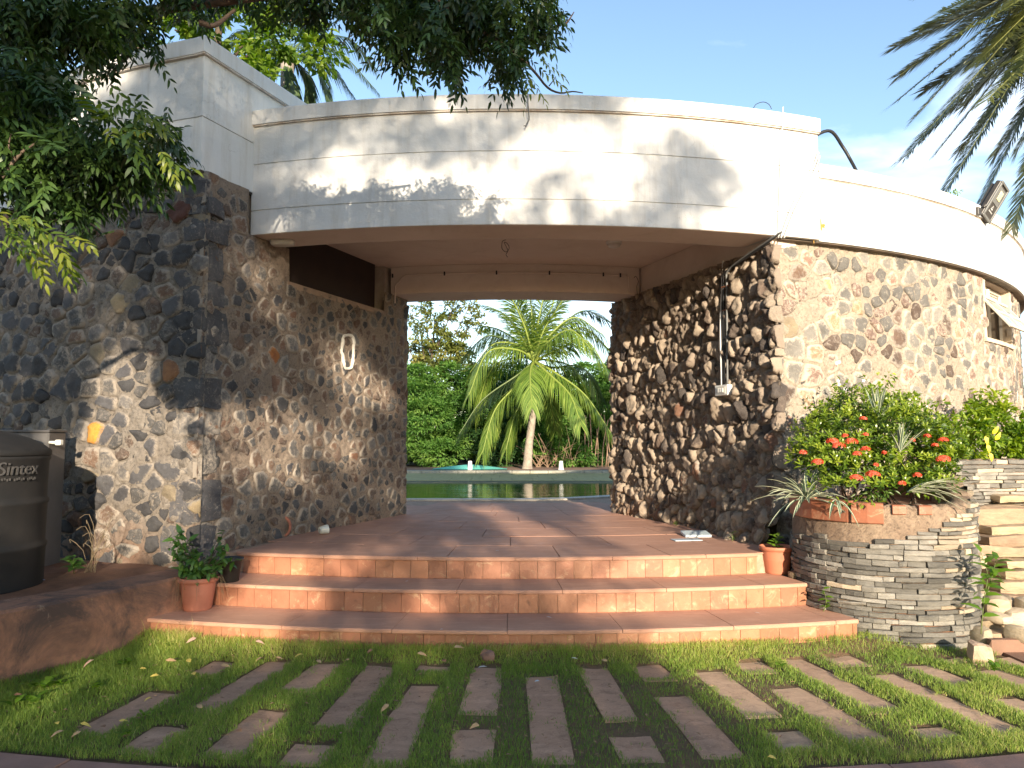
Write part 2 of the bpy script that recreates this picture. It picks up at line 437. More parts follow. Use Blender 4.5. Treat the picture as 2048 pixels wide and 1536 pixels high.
# front walk of red slabs (bottom edge of the photo)
SLAB = simple('red_walk_slab', (.33, .19, .145), (.24, .135, .10), 4, .8, .35, 70)
walk = empty('front_walk', (0, 0, GZ), kind='structure')
put('walk_bed', *sweep_arc([(12.36, GZ - .1), (19, GZ - .1), (19, GZ - .012), (12.36, GZ - .012)], -40, 40, 30), SOIL, walk)
for row, (Ra, Rb) in enumerate(((12.375, 12.97), (12.98, 13.58), (13.59, 14.2))):
    for k in range(-9, 10):
        a0 = k * 3.6 + (1.8 if row % 2 else 0) + 1.0; z = GZ + random.uniform(-.002, .004)
        put('walk_slab', *sweep_arc([(Ra, z - .03), (Rb, z - .03), (Rb, z), (Ra + .004, z), (Ra, z - .004)], a0 + .03, a0 + 3.57, 3), SLAB, walk)

# ---- terrace floor (red oxide slabs) reaching the pool
def floor_mat(name, c1, c2, rough=.42):
    m, t, b = _mat(name)
    col = mixc(t, mrange(t, noise(t, 1.6, 8, .7), .35, .68), c1, c2)
    sw = noise(t, 3.0, 8, .75, .6, stretch(t, (.8, 3.5, 1)))
    col = mixc(t, mrange(t, sw, .52, .72, 0, .45), col, tuple(min(.8, x * 1.5 + .05) for x in c1))
    col = mixc(t, mrange(t, noise(t, 22, 7, .75), .62, .75, 0, .5), col, tuple(x * .5 for x in c2))
    if 'paver' in name:
        col = mixc(t, mrange(t, noise(t, 9, 8, .75, .5), .50, .66, 0, .65), col, tuple(x * .55 for x in c2)); col = mixc(t, mrange(t, noise(t, 70, 6, .8), .54, .66, 0, .6), col, tuple(min(.7, x * 1.4) for x in c1))
    hs = _n(t, 'ShaderNodeHueSaturation'); t.links.new(col, hs.inputs['Color']); t.links.new(mrange(t, rnd(t), 0, 1, .95, 1.06), hs.inputs['Value'])
    t.links.new(hs.outputs[0], b.inputs['Base Color'])
    rr = mrange(t, noise(t, 6, 6, .7), .3, .7, rough, rough + .3); t.links.new(rr, b.inputs['Roughness'])
    bump(t, b, noise(t, 35, 7, .7), .25, .006); return m
FLOOR = floor_mat('red_terrace_slab', (.45, .25, .17), (.37, .19, .125), .62)
TREAD = floor_mat('red_tread_slab', (.46, .255, .17), (.37, .19, .125), .65)
GROUT = simple('pale_grout', (.44, .31, .22), (.28, .17, .11), 12, .9, .4, 60)
def YN(X):
    X = np.asarray(X, float); return 12.35 + .011 * np.maximum(-X - 1.4, 0) ** 2 + np.where(X > .3, .42 * (np.maximum(X - .3, 0)) ** 1.5, 0)
terr = empty('terrace_floor', (0, 0, 0), kind='structure')
xs = np.linspace(-13, 13, 105); yn = YN(xs)
bedv = [(x, 9.9, -.0135) for x in xs] + [(x, min(y, 20), -.0135) for x, y in zip(xs, yn)]
n_ = len(xs); bedf = [[i, i + 1, n_ + i + 1, n_ + i] for i in range(n_ - 1)]
keepf = [q for q in bedf if True]
put('floor_bed', bedv, keepf, GROUT, terr)
put('floor_bed', *sweep_arc([(5.0, -.2), (9.5, -.2), (9.5, -.0125), (5.0, -.0125)], -15.5, 15.2, 24), GROUT, terr)
rows = [9.52, 8.84, 8.16, 7.48, 6.80, 6.12, 5.44, 4.76, 4.1]
for i in range(len(rows) - 1):
    Ro, Ri = rows[i] - .004, rows[i + 1] + .003; Rm = (Ro + Ri) / 2
    step_ = math.degrees(.92 / Rm); hw = (14.8 if Rm > 8.8 else 15.6) if Rm > 6 else 34
    a0 = -hw + (step_ * .5 if i % 2 else 0) - step_
    while a0 < hw:
        lo, hi = max(a0, -hw), min(a0 + step_, hw)
        if hi - lo > .5 and Rm > 6.1 or (hi - lo > .5 and abs((lo + hi) / 2) < 22):
            g = math.degrees(.0035 / Rm); z = random.uniform(-.0012, .0012)
            put('floor_slab', *sweep_arc([(Ri, -.012), (Ro, -.012), (Ro, z - .002), (Ro - .002, z), (Ri + .002, z), (Ri, z - .002)], lo + g, hi - g, 3), FLOOR, terr)
        a0 += step_
# ---- steps
steps = empty('entrance_steps', (0, 5.4, GZ), 'three shallow curved red steps with square terracotta riser tiles below the terrace', 'steps')
def tile_mat(name, c1, c2):
    m, t, b = _mat(name); b.inputs['Roughness'].default_value = .38
    col = mixc(t, mrange(t, noise(t, 5, 7, .7), .35, .65), c1, c2)
    worn = noise(t, 9, 8, .75, .8)
    col = mixc(t, mrange(t, worn, .55, .66, 0, .75), col, (.55, .36, .22))
    col = mixc(t, mrange(t, noise(t, 11, 8, .8, .3), .64, .76, 0, .45), col, (.56, .42, .31)); col = mixc(t, mrange(t, noise(t, 2.3, 7, .7), .52, .68, 0, .5), col, (.20, .09, .055))
    col = mixc(t, mrange(t, noise(t, 6, 6, .7, .3), .62, .72, 0, .6), col, (.10, .045, .03))
    hs = _n(t, 'ShaderNodeHueSaturation'); t.links.new(col, hs.inputs['Color']); t.links.new(mrange(t, rnd(t), 0, 1, .84, 1.14), hs.inputs['Value'])
    t.links.new(hs.outputs[0], b.inputs['Base Color']); bump(t, b, noise(t, 25, 6, .7), .3, .006); return m
TILE1 = tile_mat('terracotta_tile', (.38, .17, .10), (.30, .125, .072)); TILE2 = tile_mat('pale_terracotta_tile', (.42, .195, .11), (.34, .15, .08))
for i, (R, zt, tl, tr) in enumerate(((9.55, 0.0, -14.6, 12.9), (10.0, -.18, -14.9, 13.9), (10.5, -.36, -15.4, 14.3))):
    put('step_core', *sweep_arc([(R - .62, zt - .22), (R - .035, zt - .22), (R - .035, zt - .031), (R - .62, zt - .031)], tl, tr, 24), GROUT, steps)
    # treads
    ta = tl; Ri = R - (.66 if i == 0 else (.55 if i == 1 else .6))
    if i == 0: Ri = 9.53
    sp = math.degrees(.82 / R); ta += [0, -sp * .35, -sp * .6][i]
    while ta < tr:
        lo, hi = max(ta, tl), min(ta + sp, tr); ta += sp
        if hi - lo < .4: continue
        g = math.degrees(.002 / R); z = zt + random.uniform(-.0015, .0015) + (.0016 if i == 0 else 0)
        put('tread_slab', *sweep_arc([(Ri, zt - .03), (R - .006, zt - .03), (R, zt - .024), (R, z - .007), (R - .007, z), (Ri, z)], lo + g, hi - g, 4), TREAD, steps)
    # riser tiles
    R2 = R - .022; sp = math.degrees(.1525 / R2); ta = tl + .3
    while ta < tr - .2:
        hi = min(ta + sp, tr); g = math.degrees(.0018 / R2); pr = random.uniform(0, .003)
        m_ = TILE2 if random.random() < .30 + .35 * (ta > 3) else TILE1
        zb = zt - .178 if i < 2 else zt - .19
        put('riser_tile', *sweep_arc([(R2 - .012, zb), (R2 - .001 + pr, zb), (R2 + pr, zb + .003), (R2 + pr, zt - .035), (R2 - .001 + pr, zt - .032), (R2 - .012, zt - .032)], ta + g, hi - g, 1), m_, steps)
        ta += sp

# ---- left raised bed with its low retaining wall
LEDGE = [(-2.50, 6.9), (-2.52, 6.30), (-2.63, 6.03), (-3.01, 5.19), (-3.23, 4.83), (-3.75, 3.95), (-4.6, 2.7)]
def ledge_mat():
    m, t, b = _mat('stained_red_concrete'); b.inputs['Roughness'].default_value = .9
    col = mixc(t, mrange(t, noise(t, 3.5, 8, .7), .35, .65), (.34, .165, .10), (.22, .11, .07))
    col = mixc(t, mrange(t, noise(t, 2.2, 8, .75, .6), .44, .60, 0, .9), col, (.075, .052, .045))
    col = mixc(t, mrange(t, noise(t, 7, 7, .75, .5), .62, .72, 0, .6), col, (.45, .32, .22))
    t.links.new(col, b.inputs['Base Color']); p = bump(t, b, noise(t, 12, 6, .7), .5, .02); bump(t, b, noise(t, 80, 6, .7), .5, .006, p); return m
LMAT = ledge_mat()
lp = curve_pts(LEDGE, 60)[:, :2][::-1]
prof = [(-.34, -.75), (0, -.75), (-.005, -.12), (-.022, -.10), (-.34, -.095)]
v, f = sweep_path(lp, [(-h if False else h, z) for h, z in prof])
v = np.array(v); v += np.stack([fbm(v, 5, 3, 3) * .012, fbm(v, 5, 3, 9) * .012, fbm(v, 6, 3, 5) * .005], 1)
led = put('retaining_wall', v, f, LMAT, None, label='low stained red concrete retaining wall at the left end of the steps', cat='wall')
ledline = np.array(LEDGE)
def bed_z(X, Y):
    p = np.stack([X, Y, X * 0], 1); return -.125 + .02 * fbm(p, 1.8, 4, 8) + .006 * fbm(p, 9, 3, 2) + .05 * np.clip((X + 2.75) / .3, 0, 1) * (Y > 6.0)
def bed_keep(cx, cy):
    xl = np.interp(cy, ledline[::-1, 1], ledline[::-1, 0]); return cx < xl - .1
grid_sheet('soil_bed', -7.5, -2.3, 2.8, 8.4, 90, 90, bed_z, SOIL, keep=bed_keep, kind='structure')

# ================================================================== RUBBLE WALLS
class WPath:
    def __init__(s, P):
        s.P = np.asarray(P, float); d = np.diff(s.P, axis=0); s.s = np.concatenate([[0], np.cumsum(np.hypot(d[:, 0], d[:, 1]))]); s.L = s.s[-1]
        t = np.gradient(s.P, axis=0); t /= np.linalg.norm(t, axis=1, keepdims=True); s.N = np.stack([t[:, 1], -t[:, 0]], 1)
    def pos(s, u, v, h):
        u = np.clip(u, 0, s.L); x = np.interp(u, s.s, s.P[:, 0]); y = np.interp(u, s.s, s.P[:, 1]); nx = np.interp(u, s.s, s.N[:, 0]); ny = np.interp(u, s.s, s.N[:, 1])
        return np.stack([x + nx * h, y + ny * h, v + 0 * x], 1)
def arc_path(R, t0, t1, n=60): return WPath([pol(R, t)[:2] for t in np.linspace(t0, t1, n)])

def clip_cell(c, others, lim):
    poly = [(c[0] - lim, c[1] - lim), (c[0] + lim, c[1] - lim), (c[0] + lim, c[1] + lim), (c[0] - lim, c[1] + lim)]
    for o in others:
        mxx, mxy = (c[0] + o[0]) / 2, (c[1] + o[1]) / 2; dx, dy = o[0] - c[0], o[1] - c[1]; out = []
        for i in range(len(poly)):
            p, q = poly[i], poly[(i + 1) % len(poly)]
            a = (p[0] - mxx) * dx + (p[1] - mxy) * dy; b = (q[0] - mxx) * dx + (q[1] - mxy) * dy
            if a <= 0: out.append(p)
            if a * b < 0: t = a / (a - b); out.append((p[0] + (q[0] - p[0]) * t, p[1] + (q[1] - p[1]) * t))
        poly = out
        if len(poly) < 3: return None
    return np.array(poly)

def rubble_wall(name, label, path, z0, ztop, spacing, asp, mort, mats, wts, relief, gap, skip, seed, base_off=None, mamp=.012, res=.018, mlev=.42, holes=(), maxparts=300, rough=1.0, special=(), quoin=None):
    r_ = np.random.default_rng(seed); zmax = max(ztop(np.linspace(0, path.L, 200)))
    root = empty(name, (*path.P[len(path.P) // 2], z0), label, 'stone wall')
    # seeds with varied spacing
    seeds = []; rr = []
    for (su, sv, sr) in special: seeds.append((su, sv * asp)); rr.append(sr)
    tries = 0
    while tries < 9000:
        tries += 1
        c = (r_.uniform(-.2, path.L + .2), r_.uniform(z0 - .2, zmax + .2) * asp); r = spacing * r_.choice([.42, .62, .85, 1.15, 1.5], p=[.24, .26, .22, .16, .12]) * (1 if tries < 5000 else .6)
        if seeds:
            S_ = np.array(seeds); R_ = np.array(rr)
            if (np.hypot(S_[:, 0] - c[0], S_[:, 1] - c[1]) < (R_ + r) * .5).any(): continue
        seeds.append(c); rr.append(r)
    S_ = np.array(seeds); R_ = np.array(rr)
    off = (lambda u, v: np.zeros_like(u)) if base_off is None else base_off
    # mortar sheet
    nu = int(path.L / res); nv = int((zmax - z0) / res)
    U, Vv = np.meshgrid(np.linspace(0, path.L, nu), np.linspace(z0, zmax, nv)); U = U.ravel(); Vv = Vv.ravel()
    Vc = np.minimum(Vv, ztop(U))
    d1 = np.full(len(U), 9.); d2 = np.full(len(U), 9.); ix = np.zeros(len(U), int); jx = np.zeros(len(U), int)
    Q = np.stack([U + .03 * vnoise(np.stack([U * 9, Vv * 9, U * 0], 1), 5), (Vv + .03 * vnoise(np.stack([U * 9, Vv * 9, U * 0 + 7], 1), 6)) * asp], 1)
    for j0 in range(0, len(U), 4000):
        q = Q[j0:j0 + 4000]; D = (q[:, None, 0] - S_[None, :, 0]) ** 2 + (q[:, None, 1] - S_[None, :, 1]) ** 2
        pr = np.argpartition(D, 1, axis=1)[:, :2]; a = np.take_along_axis(D, pr, 1); sw = a[:, 0] > a[:, 1]
        pr[sw] = pr[sw][:, ::-1]; a.sort(axis=1)
        d1[j0:j0 + 4000] = a[:, 0]; d2[j0:j0 + 4000] = a[:, 1]; ix[j0:j0 + 4000] = pr[:, 0]; jx[j0:j0 + 4000] = pr[:, 1]
    sep = np.hypot(S_[ix, 0] - S_[jx, 0], S_[ix, 1] - S_[jx, 1]) + 1e-6
    edge = (d2 - d1) / (2 * sep)
    P3 = np.stack([U, Vv, U * 0 + seed], 1)
    h = off(U, Vv) + relief * mlev + mamp * fbm(P3, 4, 3, seed) + mamp * 1.1 * fbm(P3, 17, 3, seed + 5) * rough - relief * .25 * np.clip(1 - edge / .02, 0, 1)
    v = path.pos(U, Vc, h)
    q = (np.arange(nv - 1)[:, None] * nu + np.arange(nu - 1)[None]).ravel(); F = np.stack([q, q + 1, q + 1 + nu, q + nu], 1)
    cu = U[F].mean(1); cv = Vv[F].mean(1); ok = cv < ztop(cu) + res
    for (a0, a1, b0, b1) in holes: ok &= ~((cu > a0) & (cu < a1) & (cv > b0) & (cv < b1))
    put('mortar', v, F[ok], mort, root, True, attrs={'edge': edge})
    # stones
    pieces = []
    for i, c in enumerate(S_):
        u0, v0 = c[0], c[1] / asp
        if u0 < -.02 or u0 > path.L + .02 or v0 < z0 - .05 or v0 > ztop(np.array([u0]))[0] - .04: continue
        if i >= len(special) and r_.random() < skip: continue
        if any(a0 - .03 < u0 < a1 + .03 and b0 - .03 < v0 < b1 + .03 for (a0, a1, b0, b1) in holes): continue
        D = np.hypot(S_[:, 0] - c[0], S_[:, 1] - c[1]); nb = [j for j in np.argsort(D)[1:16]]
        poly = clip_cell(c, S_[nb], spacing * 1.5)
        if poly is None: continue
        cen = poly.mean(0); rad_ = np.hypot(*(poly - cen).T).mean()
        if rad_ < .03: continue
        g = r_.uniform(*gap) * (1 if rad_ > .08 else .7); fsc = max(.45, 1 - g / rad_)
        poly = cen + (poly - cen) * fsc
        nx_ = np.roll(poly, -1, 0); cc_ = r_.uniform(.03, .11); poly = np.stack([poly * (1 - cc_) + nx_ * cc_, poly * cc_ + nx_ * (1 - cc_)], 1).reshape(-1, 2)
        # resample
        seg = np.roll(poly, -1, 0) - poly; sl = np.hypot(*seg.T); cum = np.concatenate([[0], np.cumsum(sl)]); K = 18 if rad_ > .09 else 13
        tt = np.linspace(0, cum[-1], K, endpoint=False); kk = np.searchsorted(cum, tt, side='right') - 1; kk = np.clip(kk, 0, len(poly) - 1)
        ring = poly[kk] + seg[kk] * ((tt - cum[kk]) / (sl[kk] + 1e-9))[:, None]
        an_ = np.arctan2(ring[:, 1] - cen[1], ring[:, 0] - cen[0]); ring = cen + (ring - cen) * (1 + r_.normal(0, .035, K) + r_.uniform(0, .10) * np.sin(2 * an_ + r_.uniform(0, 6)) + r_.uniform(0, .09) * np.sin(3 * an_ + r_.uniform(0, 6)))[:, None]
        hh = relief * r_.uniform(.45, 1.15) * min(1.2, .5 + .5 * rad_ / (spacing * .42)); tilt = r_.normal(0, .30, 2) * hh / rad_
        rings = []; rims = []
        for (sc_, hz, rm) in ((1.12, -.035, 1.0), (1.02, .42, .85), (.88, .86, .5), (.6, .96, .2), (.28, 1.0, 0.)):
            rg = cen + (ring - cen) * sc_; l_ = rg - cen
            z_ = (hz * hh if hz > 0 else hz) + (l_ @ tilt) * (1 if hz > 0 else 0)
            rings.append(np.column_stack([rg, z_])); rims += [rm] * K
        rings.append(np.array([[cen[0], cen[1], hh]])); rims.append(0)
        A = np.vstack(rings); p3 = np.column_stack([A[:, 0], A[:, 1], A[:, 2] * 0 + i * 3.7])
        A[:, 2] += hh * .38 * rough * fbm(p3, 13, 3, seed + 3) + .004 * rough * vnoise(p3 * 60, 3)
        vv = A[:, 1] / asp; vv = np.minimum(vv, ztop(A[:, 0]) - .002); vv = np.maximum(vv, z0)
        W = path.pos(A[:, 0], vv, A[:, 2] + off(A[:, 0], vv) + .001)
        fs = [[a * K + b, a * K + (b + 1) % K, (a + 1) * K + (b + 1) % K, (a + 1) * K + b] for a in range(4) for b in range(K)]
        fs += [[4 * K + b, 4 * K + (b + 1) % K, 5 * K] for b in range(K)]
        mi_ = r_.choice(len(mats), p=wts) if i >= len(special) else 0
        if i < len(special): mi_ = len(mats) + 0
        pieces.append((rad_, W, fs, rims, mi_ if i >= len(special) else None, i))
    pieces.sort(key=lambda x: -x[0])
    rest = MB(); rr_ = []
    allm = list(mats)
    for k, (ra, W, fs, rims, mi_, i) in enumerate(pieces):
        mt = special_mats[i] if mi_ is None else allm[mi_]
        if k < maxparts: put('stone', W, fs, mt, root, True, attrs={'rim': rims})
        else: rest.add(W, fs, 0 if mi_ is None else mi_); rr_ += rims
    if rest.n: rest.build('small_stones', allm, root, True, kind='stuff')
    return root
special_mats = []

MOR_L = mortar_mat('grey_brown_mortar', (.33, .29, .245), (.22, .185, .15), DIRT, .28)
MOR_P = mortar_mat('tan_mortar', (.35, .28, .215), (.25, .19, .145), DIRT, .15, .7)
MOR_Q = mortar_mat('brown_mortar', (.36, .29, .22), (.26, .20, .15), DIRT, .35, .6)
MOR_R = mortar_mat('pale_cream_mortar', (.50, .425, .33), (.40, .33, .25), DIRT, -.2)
ml, mq, mr_ = (.33, .285, .235), (.29, .23, .175), (.52, .44, .35)
BAS = stone_mat('dark_basalt', (.085, .083, .085), (.048, .046, .050), ml, .42)
BAS2 = stone_mat('grey_basalt', (.13, .122, .115), (.07, .066, .064), ml, .7)
BRN = stone_mat('brown_stone', (.16, .10, .068), (.09, .062, .048), ml, .7)
RUST = stone_mat('rust_stone', (.34, .16, .065), (.16, .065, .035), ml, .35)
OCH = stone_mat('ochre_stone', (.52, .27, .07), (.36, .17, .05), ml, .2)
MAR = stone_mat('maroon_stone', (.11, .05, .035), (.06, .026, .020), ml, .15)
RUSTD = stone_mat('dull_rust_stone', (.19, .11, .072), (.12, .065, .045), ml, .6)
BUF = stone_mat('buff_stone', (.33, .26, .16), (.22, .17, .11), ml, .4)
QB1 = stone_mat('rough_brown_stone', (.15, .115, .09), (.085, .062, .05), mq, .62, 1.4)
QB2 = stone_mat('rough_dark_stone', (.10, .082, .07), (.05, .04, .036), mq, .5, 1.4)
QB3 = stone_mat('mortar_covered_stone', (.31, .25, .19), (.22, .175, .13), (.36, .29, .22), .9, 1.4)
RG = stone_mat('warm_grey_stone', (.22, .205, .18), (.145, .135, .118), mr_, .62)
RB = stone_mat('red_brown_stone', (.26, .155, .11), (.18, .115, .09), mr_, .8)
RO = stone_mat('orange_stone', (.48, .28, .12), (.36, .22, .11), mr_, .8)

def rough_block(c, d, R=None, n=(6, 4, 3), amp=.012, seed=0, rnd_=.0, sc=9):
    """box with a subdivided, displaced surface"""
    d = np.array(d, float); vs, fs = [], []
    for ax in range(3):
        o1, o2 = [(1, 2), (2, 0), (0, 1)][ax]
        for s_ in (-1, 1):
            a_ = np.linspace(-1, 1, n[o1] + 1); b_ = np.linspace(-1, 1, n[o2] + 1); A, Bb = np.meshgrid(a_, b_); p = np.zeros((A.size, 3)); p[:, ax] = s_; p[:, o1] = A.ravel(); p[:, o2] = Bb.ravel()
            base = sum(len(x) for x in vs); vs.append(p); m_ = len(a_)
            for i in range(len(b_) - 1):
                for j_ in range(m_ - 1):
                    q = [base + i * m_ + j_, base + i * m_ + j_ + 1, base + (i + 1) * m_ + j_ + 1, base + (i + 1) * m_ + j_]; fs.append(q if s_ > 0 else q[::-1])
    p = np.vstack(vs)
    if rnd_ > 0: q = p / np.linalg.norm(p, axis=1, keepdims=True); p = p * (1 - rnd_) + q * rnd_
    else:
        e = np.sort(np.abs(p), axis=1); p = p * (1 - .03 * (e[:, 1:2] > .99))
    p = p * d / 2; p = p + np.stack([fbm(p + 3.1 * seed, sc, 3, seed), fbm(p + 3.1 * seed, sc, 3, seed + 9), fbm(p + 3.1 * seed, sc, 3, seed + 19)], 1) * amp
    if R is not None: p = p @ np.array(R).T
    return p + np.array(c), fs
def rotz(a, b=0, c_=0):
    ca, sa = cos(a), sin(a); cb, sb = cos(b), sin(b); cc_, sc_ = cos(c_), sin(c_)
    return np.array([[ca, -sa, 0], [sa, ca, 0], [0, 0, 1]]) @ np.array([[cb, 0, sb], [0, 1, 0], [-sb, 0, cb]]) @ np.array([[1, 0, 0], [0, cc_, -sc_], [0, sc_, cc_]])
# plan lines of the passage
def PL(Y): return -2.06 + .383 * (Y - 8.38)
def PR(Y): return 1.43 - .358 * (Y - 10.41)
TL = 3.39; TR = 2.93
# left front wall (curved), from far left to the corner
corner = np.array([PL(6.60), 6.60])
pth = [pol(9.70, t)[:2] for t in np.linspace(-47, -16.9, 70)] + [corner, corner + np.array([.957, .29]) * .03]
wp = WPath(pth)
def u_of(path, x, z):   # nearest arc-length for a plan point
    i = np.argmin(np.hypot(path.P[:, 0] - x[0], path.P[:, 1] - x[1])); return path.s[i]
def onarc(px_, py_, R):
    lo, hi = -60., 60.; r = ray(px_, py_)
    best = None
    for t in np.linspace(-50, 60, 4401):
        p = pol(R, t)
        if p[1] > 12.5 : continue
        e = abs(p[0] / p[1] - r[0] / r[1])
        if best is None or e < best[0]: best = (e, t, p)
    p = best[2]; return best[1], EYE + r[2] * (p[1] / r[1])
spec = []; special_mats = []
for (x_, y_, r_px, mt) in ((200, 860, 34, OCH), (340, 742, 50, RUST), (355, 425, 55, MAR), (405, 432, 40, BUF), (232, 475, 45, RUST), (365, 510, 55, BAS), (128, 780, 60, BAS),
                           (395, 605, 55, BAS), (330, 520, 50, BAS), (250, 935, 45, BAS2), (385, 985, 60, BAS), (310, 1050, 60, BRN), (222, 780, 40, BAS2), (312, 415, 35, MAR), (200, 1075, 60, BRN), (240, 655, 45, BAS2)):
    t_, z_ = onarc(x_, y_, 9.70); spec.append((u_of(wp, pol(9.70, t_), 0), z_, r_px / 1500 * 6.9 * .95)); special_mats.append(mt)
rubble_wall('left_front_stone_wall', 'curved dark basalt rubble wall with thick grey mortar behind the black tank at left', wp, -.25, lambda u: TL + 0 * u, .33, 1.25,
            MOR_L, [BAS, BAS2, BRN, RUSTD, BUF], [.44, .36, .14, .03, .03], .042, (.008, .034), .06, 21, special=spec, mamp=.018, res=.016)
# left passage wall
special_mats = []
wl = WPath([(PL(y), y) for y in np.linspace(6.57, 10.06, 60)])
def uY(Y): return (Y - 6.57) * sqrt(1 + .383 ** 2)
VA, VB, SILL = uY(7.69), uY(9.47), 2.61
def topL(u): return np.where(u < VA, np.where(u < uY(7.1), TL, 2.965), np.where(u < VB, SILL, 2.87))
def onplane(fn, x_, y_):
    r = ray(x_, y_); lo, hi = 5.0, 14.0
    for _ in range(60):
        m_ = (lo + hi) / 2; e = fn(m_) - r[0] / r[1] * m_; e0 = fn(lo) - r[0] / r[1] * lo
        if e * e0 > 0: lo = m_
        else: hi = m_
    return m_, EYE + r[2] * m_ / r[1]
spec = []
for (x_, y_, r_px, mt) in ((508, 632, 28, BRN), (545, 705, 34, RUST), (440, 600, 45, BAS2), (445, 700, 40, BAS2), (640, 760, 42, BAS), (600, 755, 30, BAS2), (630, 935, 20, BAS2), (605, 605, 24, BRN), (700, 650, 20, RUST), (545, 870, 30, BAS), (660, 1040, 22, BAS2)):
    Y_, z_ = onplane(PL, x_, y_); spec.append((uY(Y_), z_, r_px / 1500 * Y_ * .95)); special_mats.append(mt)
rubble_wall('left_passage_stone_wall', 'flat tan mortared rubble wall on the left side of the passage with small dark stones', wl, -.22, topL, .235, 1.1,
            MOR_P, [BAS2, BRN, BAS, RUSTD], [.44, .34, .16, .06], .020, (.012, .040), .08, 33, special=spec, mamp=.011, res=.015)
# right passage wall, very rough
special_mats = []
wr = WPath([(PR(y), y) for y in np.linspace(10.41, 7.17, 60)])
def offR(u, v):
    Y = 10.41 - u / sqrt(1 + .358 ** 2); s_ = np.clip((8.6 - Y) / 1.2, 0, 1); s_ = s_ * s_ * (3 - 2 * s_)
    b_ = np.clip(1 - (v + .1) / .75, 0, 1) ** 1.3
    return .26 * s_ * b_ + .03 * b_
rubble_wall('right_passage_stone_wall', 'very rough rubble wall with deep shadows on the right side of the passage', wr, -.2, lambda u: TR - .05 + 0 * u, .175, .68,
            MOR_Q, [QB1, QB2, QB3, RUSTD], [.34, .12, .49, .05], .095, (.004, .022), .02, 44, base_off=offR, mamp=.036, res=.015, rough=1.6, mlev=.60)
# right wing front wall
special_mats = []
wq = arc_path(8.95, 16.55, 66, 110)
spec = []
for (x_, y_, r_px, mt) in ((1590, 700, 60, RG), (1630, 705, 40, RO), (1617, 750, 45, RB), (1622, 800, 45, RO), (1575, 650, 35, BUF), (1785, 560, 42, RB), (1725, 650, 45, RG), (1895, 690, 36, RB), (1765, 590, 34, RG), (1830, 1060 - 280, 50, RG), (1865, 780, 40, RB), (1895, 800, 40, RB), (1840, 720, 40, RG)):
    t_, z_ = onarc(x_, y_, 8.95); spec.append((u_of(wq, pol(8.95, t_), 0), z_, r_px / 1500 * 7.8 * .95)); special_mats.append(mt)
Rw = 8.95
def uT(t): return Rw * rad(t - 16.55)
WT0, WT1, WZ0, WZ1 = 39.9, 47.6, 2.22, 2.94
rubble_wall('right_wing_stone_wall', 'sunlit curved rubble wall with cream mortar and grey and orange stones right of the passage', wq, -.1, lambda u: 2.96 + 0 * u, .275, 1.1,
            MOR_R, [RG, RB, RO, BRN], [.52, .32, .06, .10], .024, (.008, .034), .10, 55, special=spec, mamp=.012, res=.017,
            holes=[(uT(WT0), uT(WT1), WZ0, WZ1)])

fd = -(pol(9.70, -17.1) - pol(9.70, -16.9)); fd = np.array([-cos(rad(16.9)), -sin(rad(16.9)) * -1 * 0 + sin(rad(16.9)), 0]); sdv = np.array([.358, .934, 0]); QM = np.stack([fd, sdv, [0, 0, 1]], 1)
zq = -.05; qi = 0
while zq < TL - .25:
    hq = random.uniform(.16, .42); 
    if True:
        la, lb2 = random.uniform(.16, .34), random.uniform(.12, .26); o_ = random.uniform(-.012, .006)
        v, f = rough_block((0, 0, 0), (la + .06, lb2 + .06, hq * .95), None, (5, 5, 5), .03, qi + 300, .12, 7); v = (v + np.array([la / 2 + .004 + o_, lb2 / 2 + .004 + o_, 0])) @ QM.T + np.array([corner[0], corner[1], zq + hq / 2])
        put('stone', v, f, random.choice([BAS, BAS, BAS2, BAS2, BRN]), bpy.data.objects['left_front_stone_wall'], True, attrs={'rim': np.full(len(v), .35)})
    zq += hq + .02; qi += 1
# ---- wall cores behind the stone faces (plain thickness)
CORE = simple('plastered_masonry', (.42, .36, .29), (.30, .25, .2), 4, .9, .5, 40)
ang = list(np.linspace(-47, -17.4, 20))
pg = [pol(9.64, t)[:2] for t in ang] + [(PL(6.72) - .06, 6.72), (PL(7.60) - .06, 7.60), (PL(7.60) - .6, 7.6), (PL(9.6) - .6, 9.6), (PL(9.6) - .06, 9.6), (PL(10.03) - .06, 10.03)] + [pol(6.1, t)[:2] for t in list(np.linspace(-18, -47, 12))]
cl = put('left_wing_building', *prism(pg, SILL + .004, TL - .02), CORE, None, label='left wing of the round building behind the dark rubble wall', cat='building')
pg2 = [pol(9.64, t)[:2] for t in ang] + [(PL(6.72) - .06, 6.72), (PL(10.03) - .06, 10.03)] + [pol(6.1, t)[:2] for t in list(np.linspace(-18, -47, 12))]
put('lower_core', *prism(pg2, -.5, SILL), CORE, cl)
VOID = simple('dark_void_brown', (.030, .016, .012), (.022, .012, .010), 5, .8)  # near-black panel: shade of the open void put into its colour
a_, b_ = np.array([PL(7.66) - .13, 7.66]), np.array([PL(9.50) - .13, 9.50]); n2 = np.array([-.93, .357])
put('dark_void_panel', *prism([a_, b_, b_ + n2 * .03, a_ + n2 * .03], SILL - .05, 3.25), VOID, cl)
SILLM = simple('brown_sill_plaster', (.36, .26, .19), (.26, .18, .13), 5, .85, .4, 40)
put('opening_sill', *prism([(PL(7.67) + .012, 7.67), (PL(9.49) + .012, 9.49), (PL(9.49) - .13, 9.49), (PL(7.67) - .13, 7.67)][::-1], SILL - .05, SILL + .012), SILLM, cl)
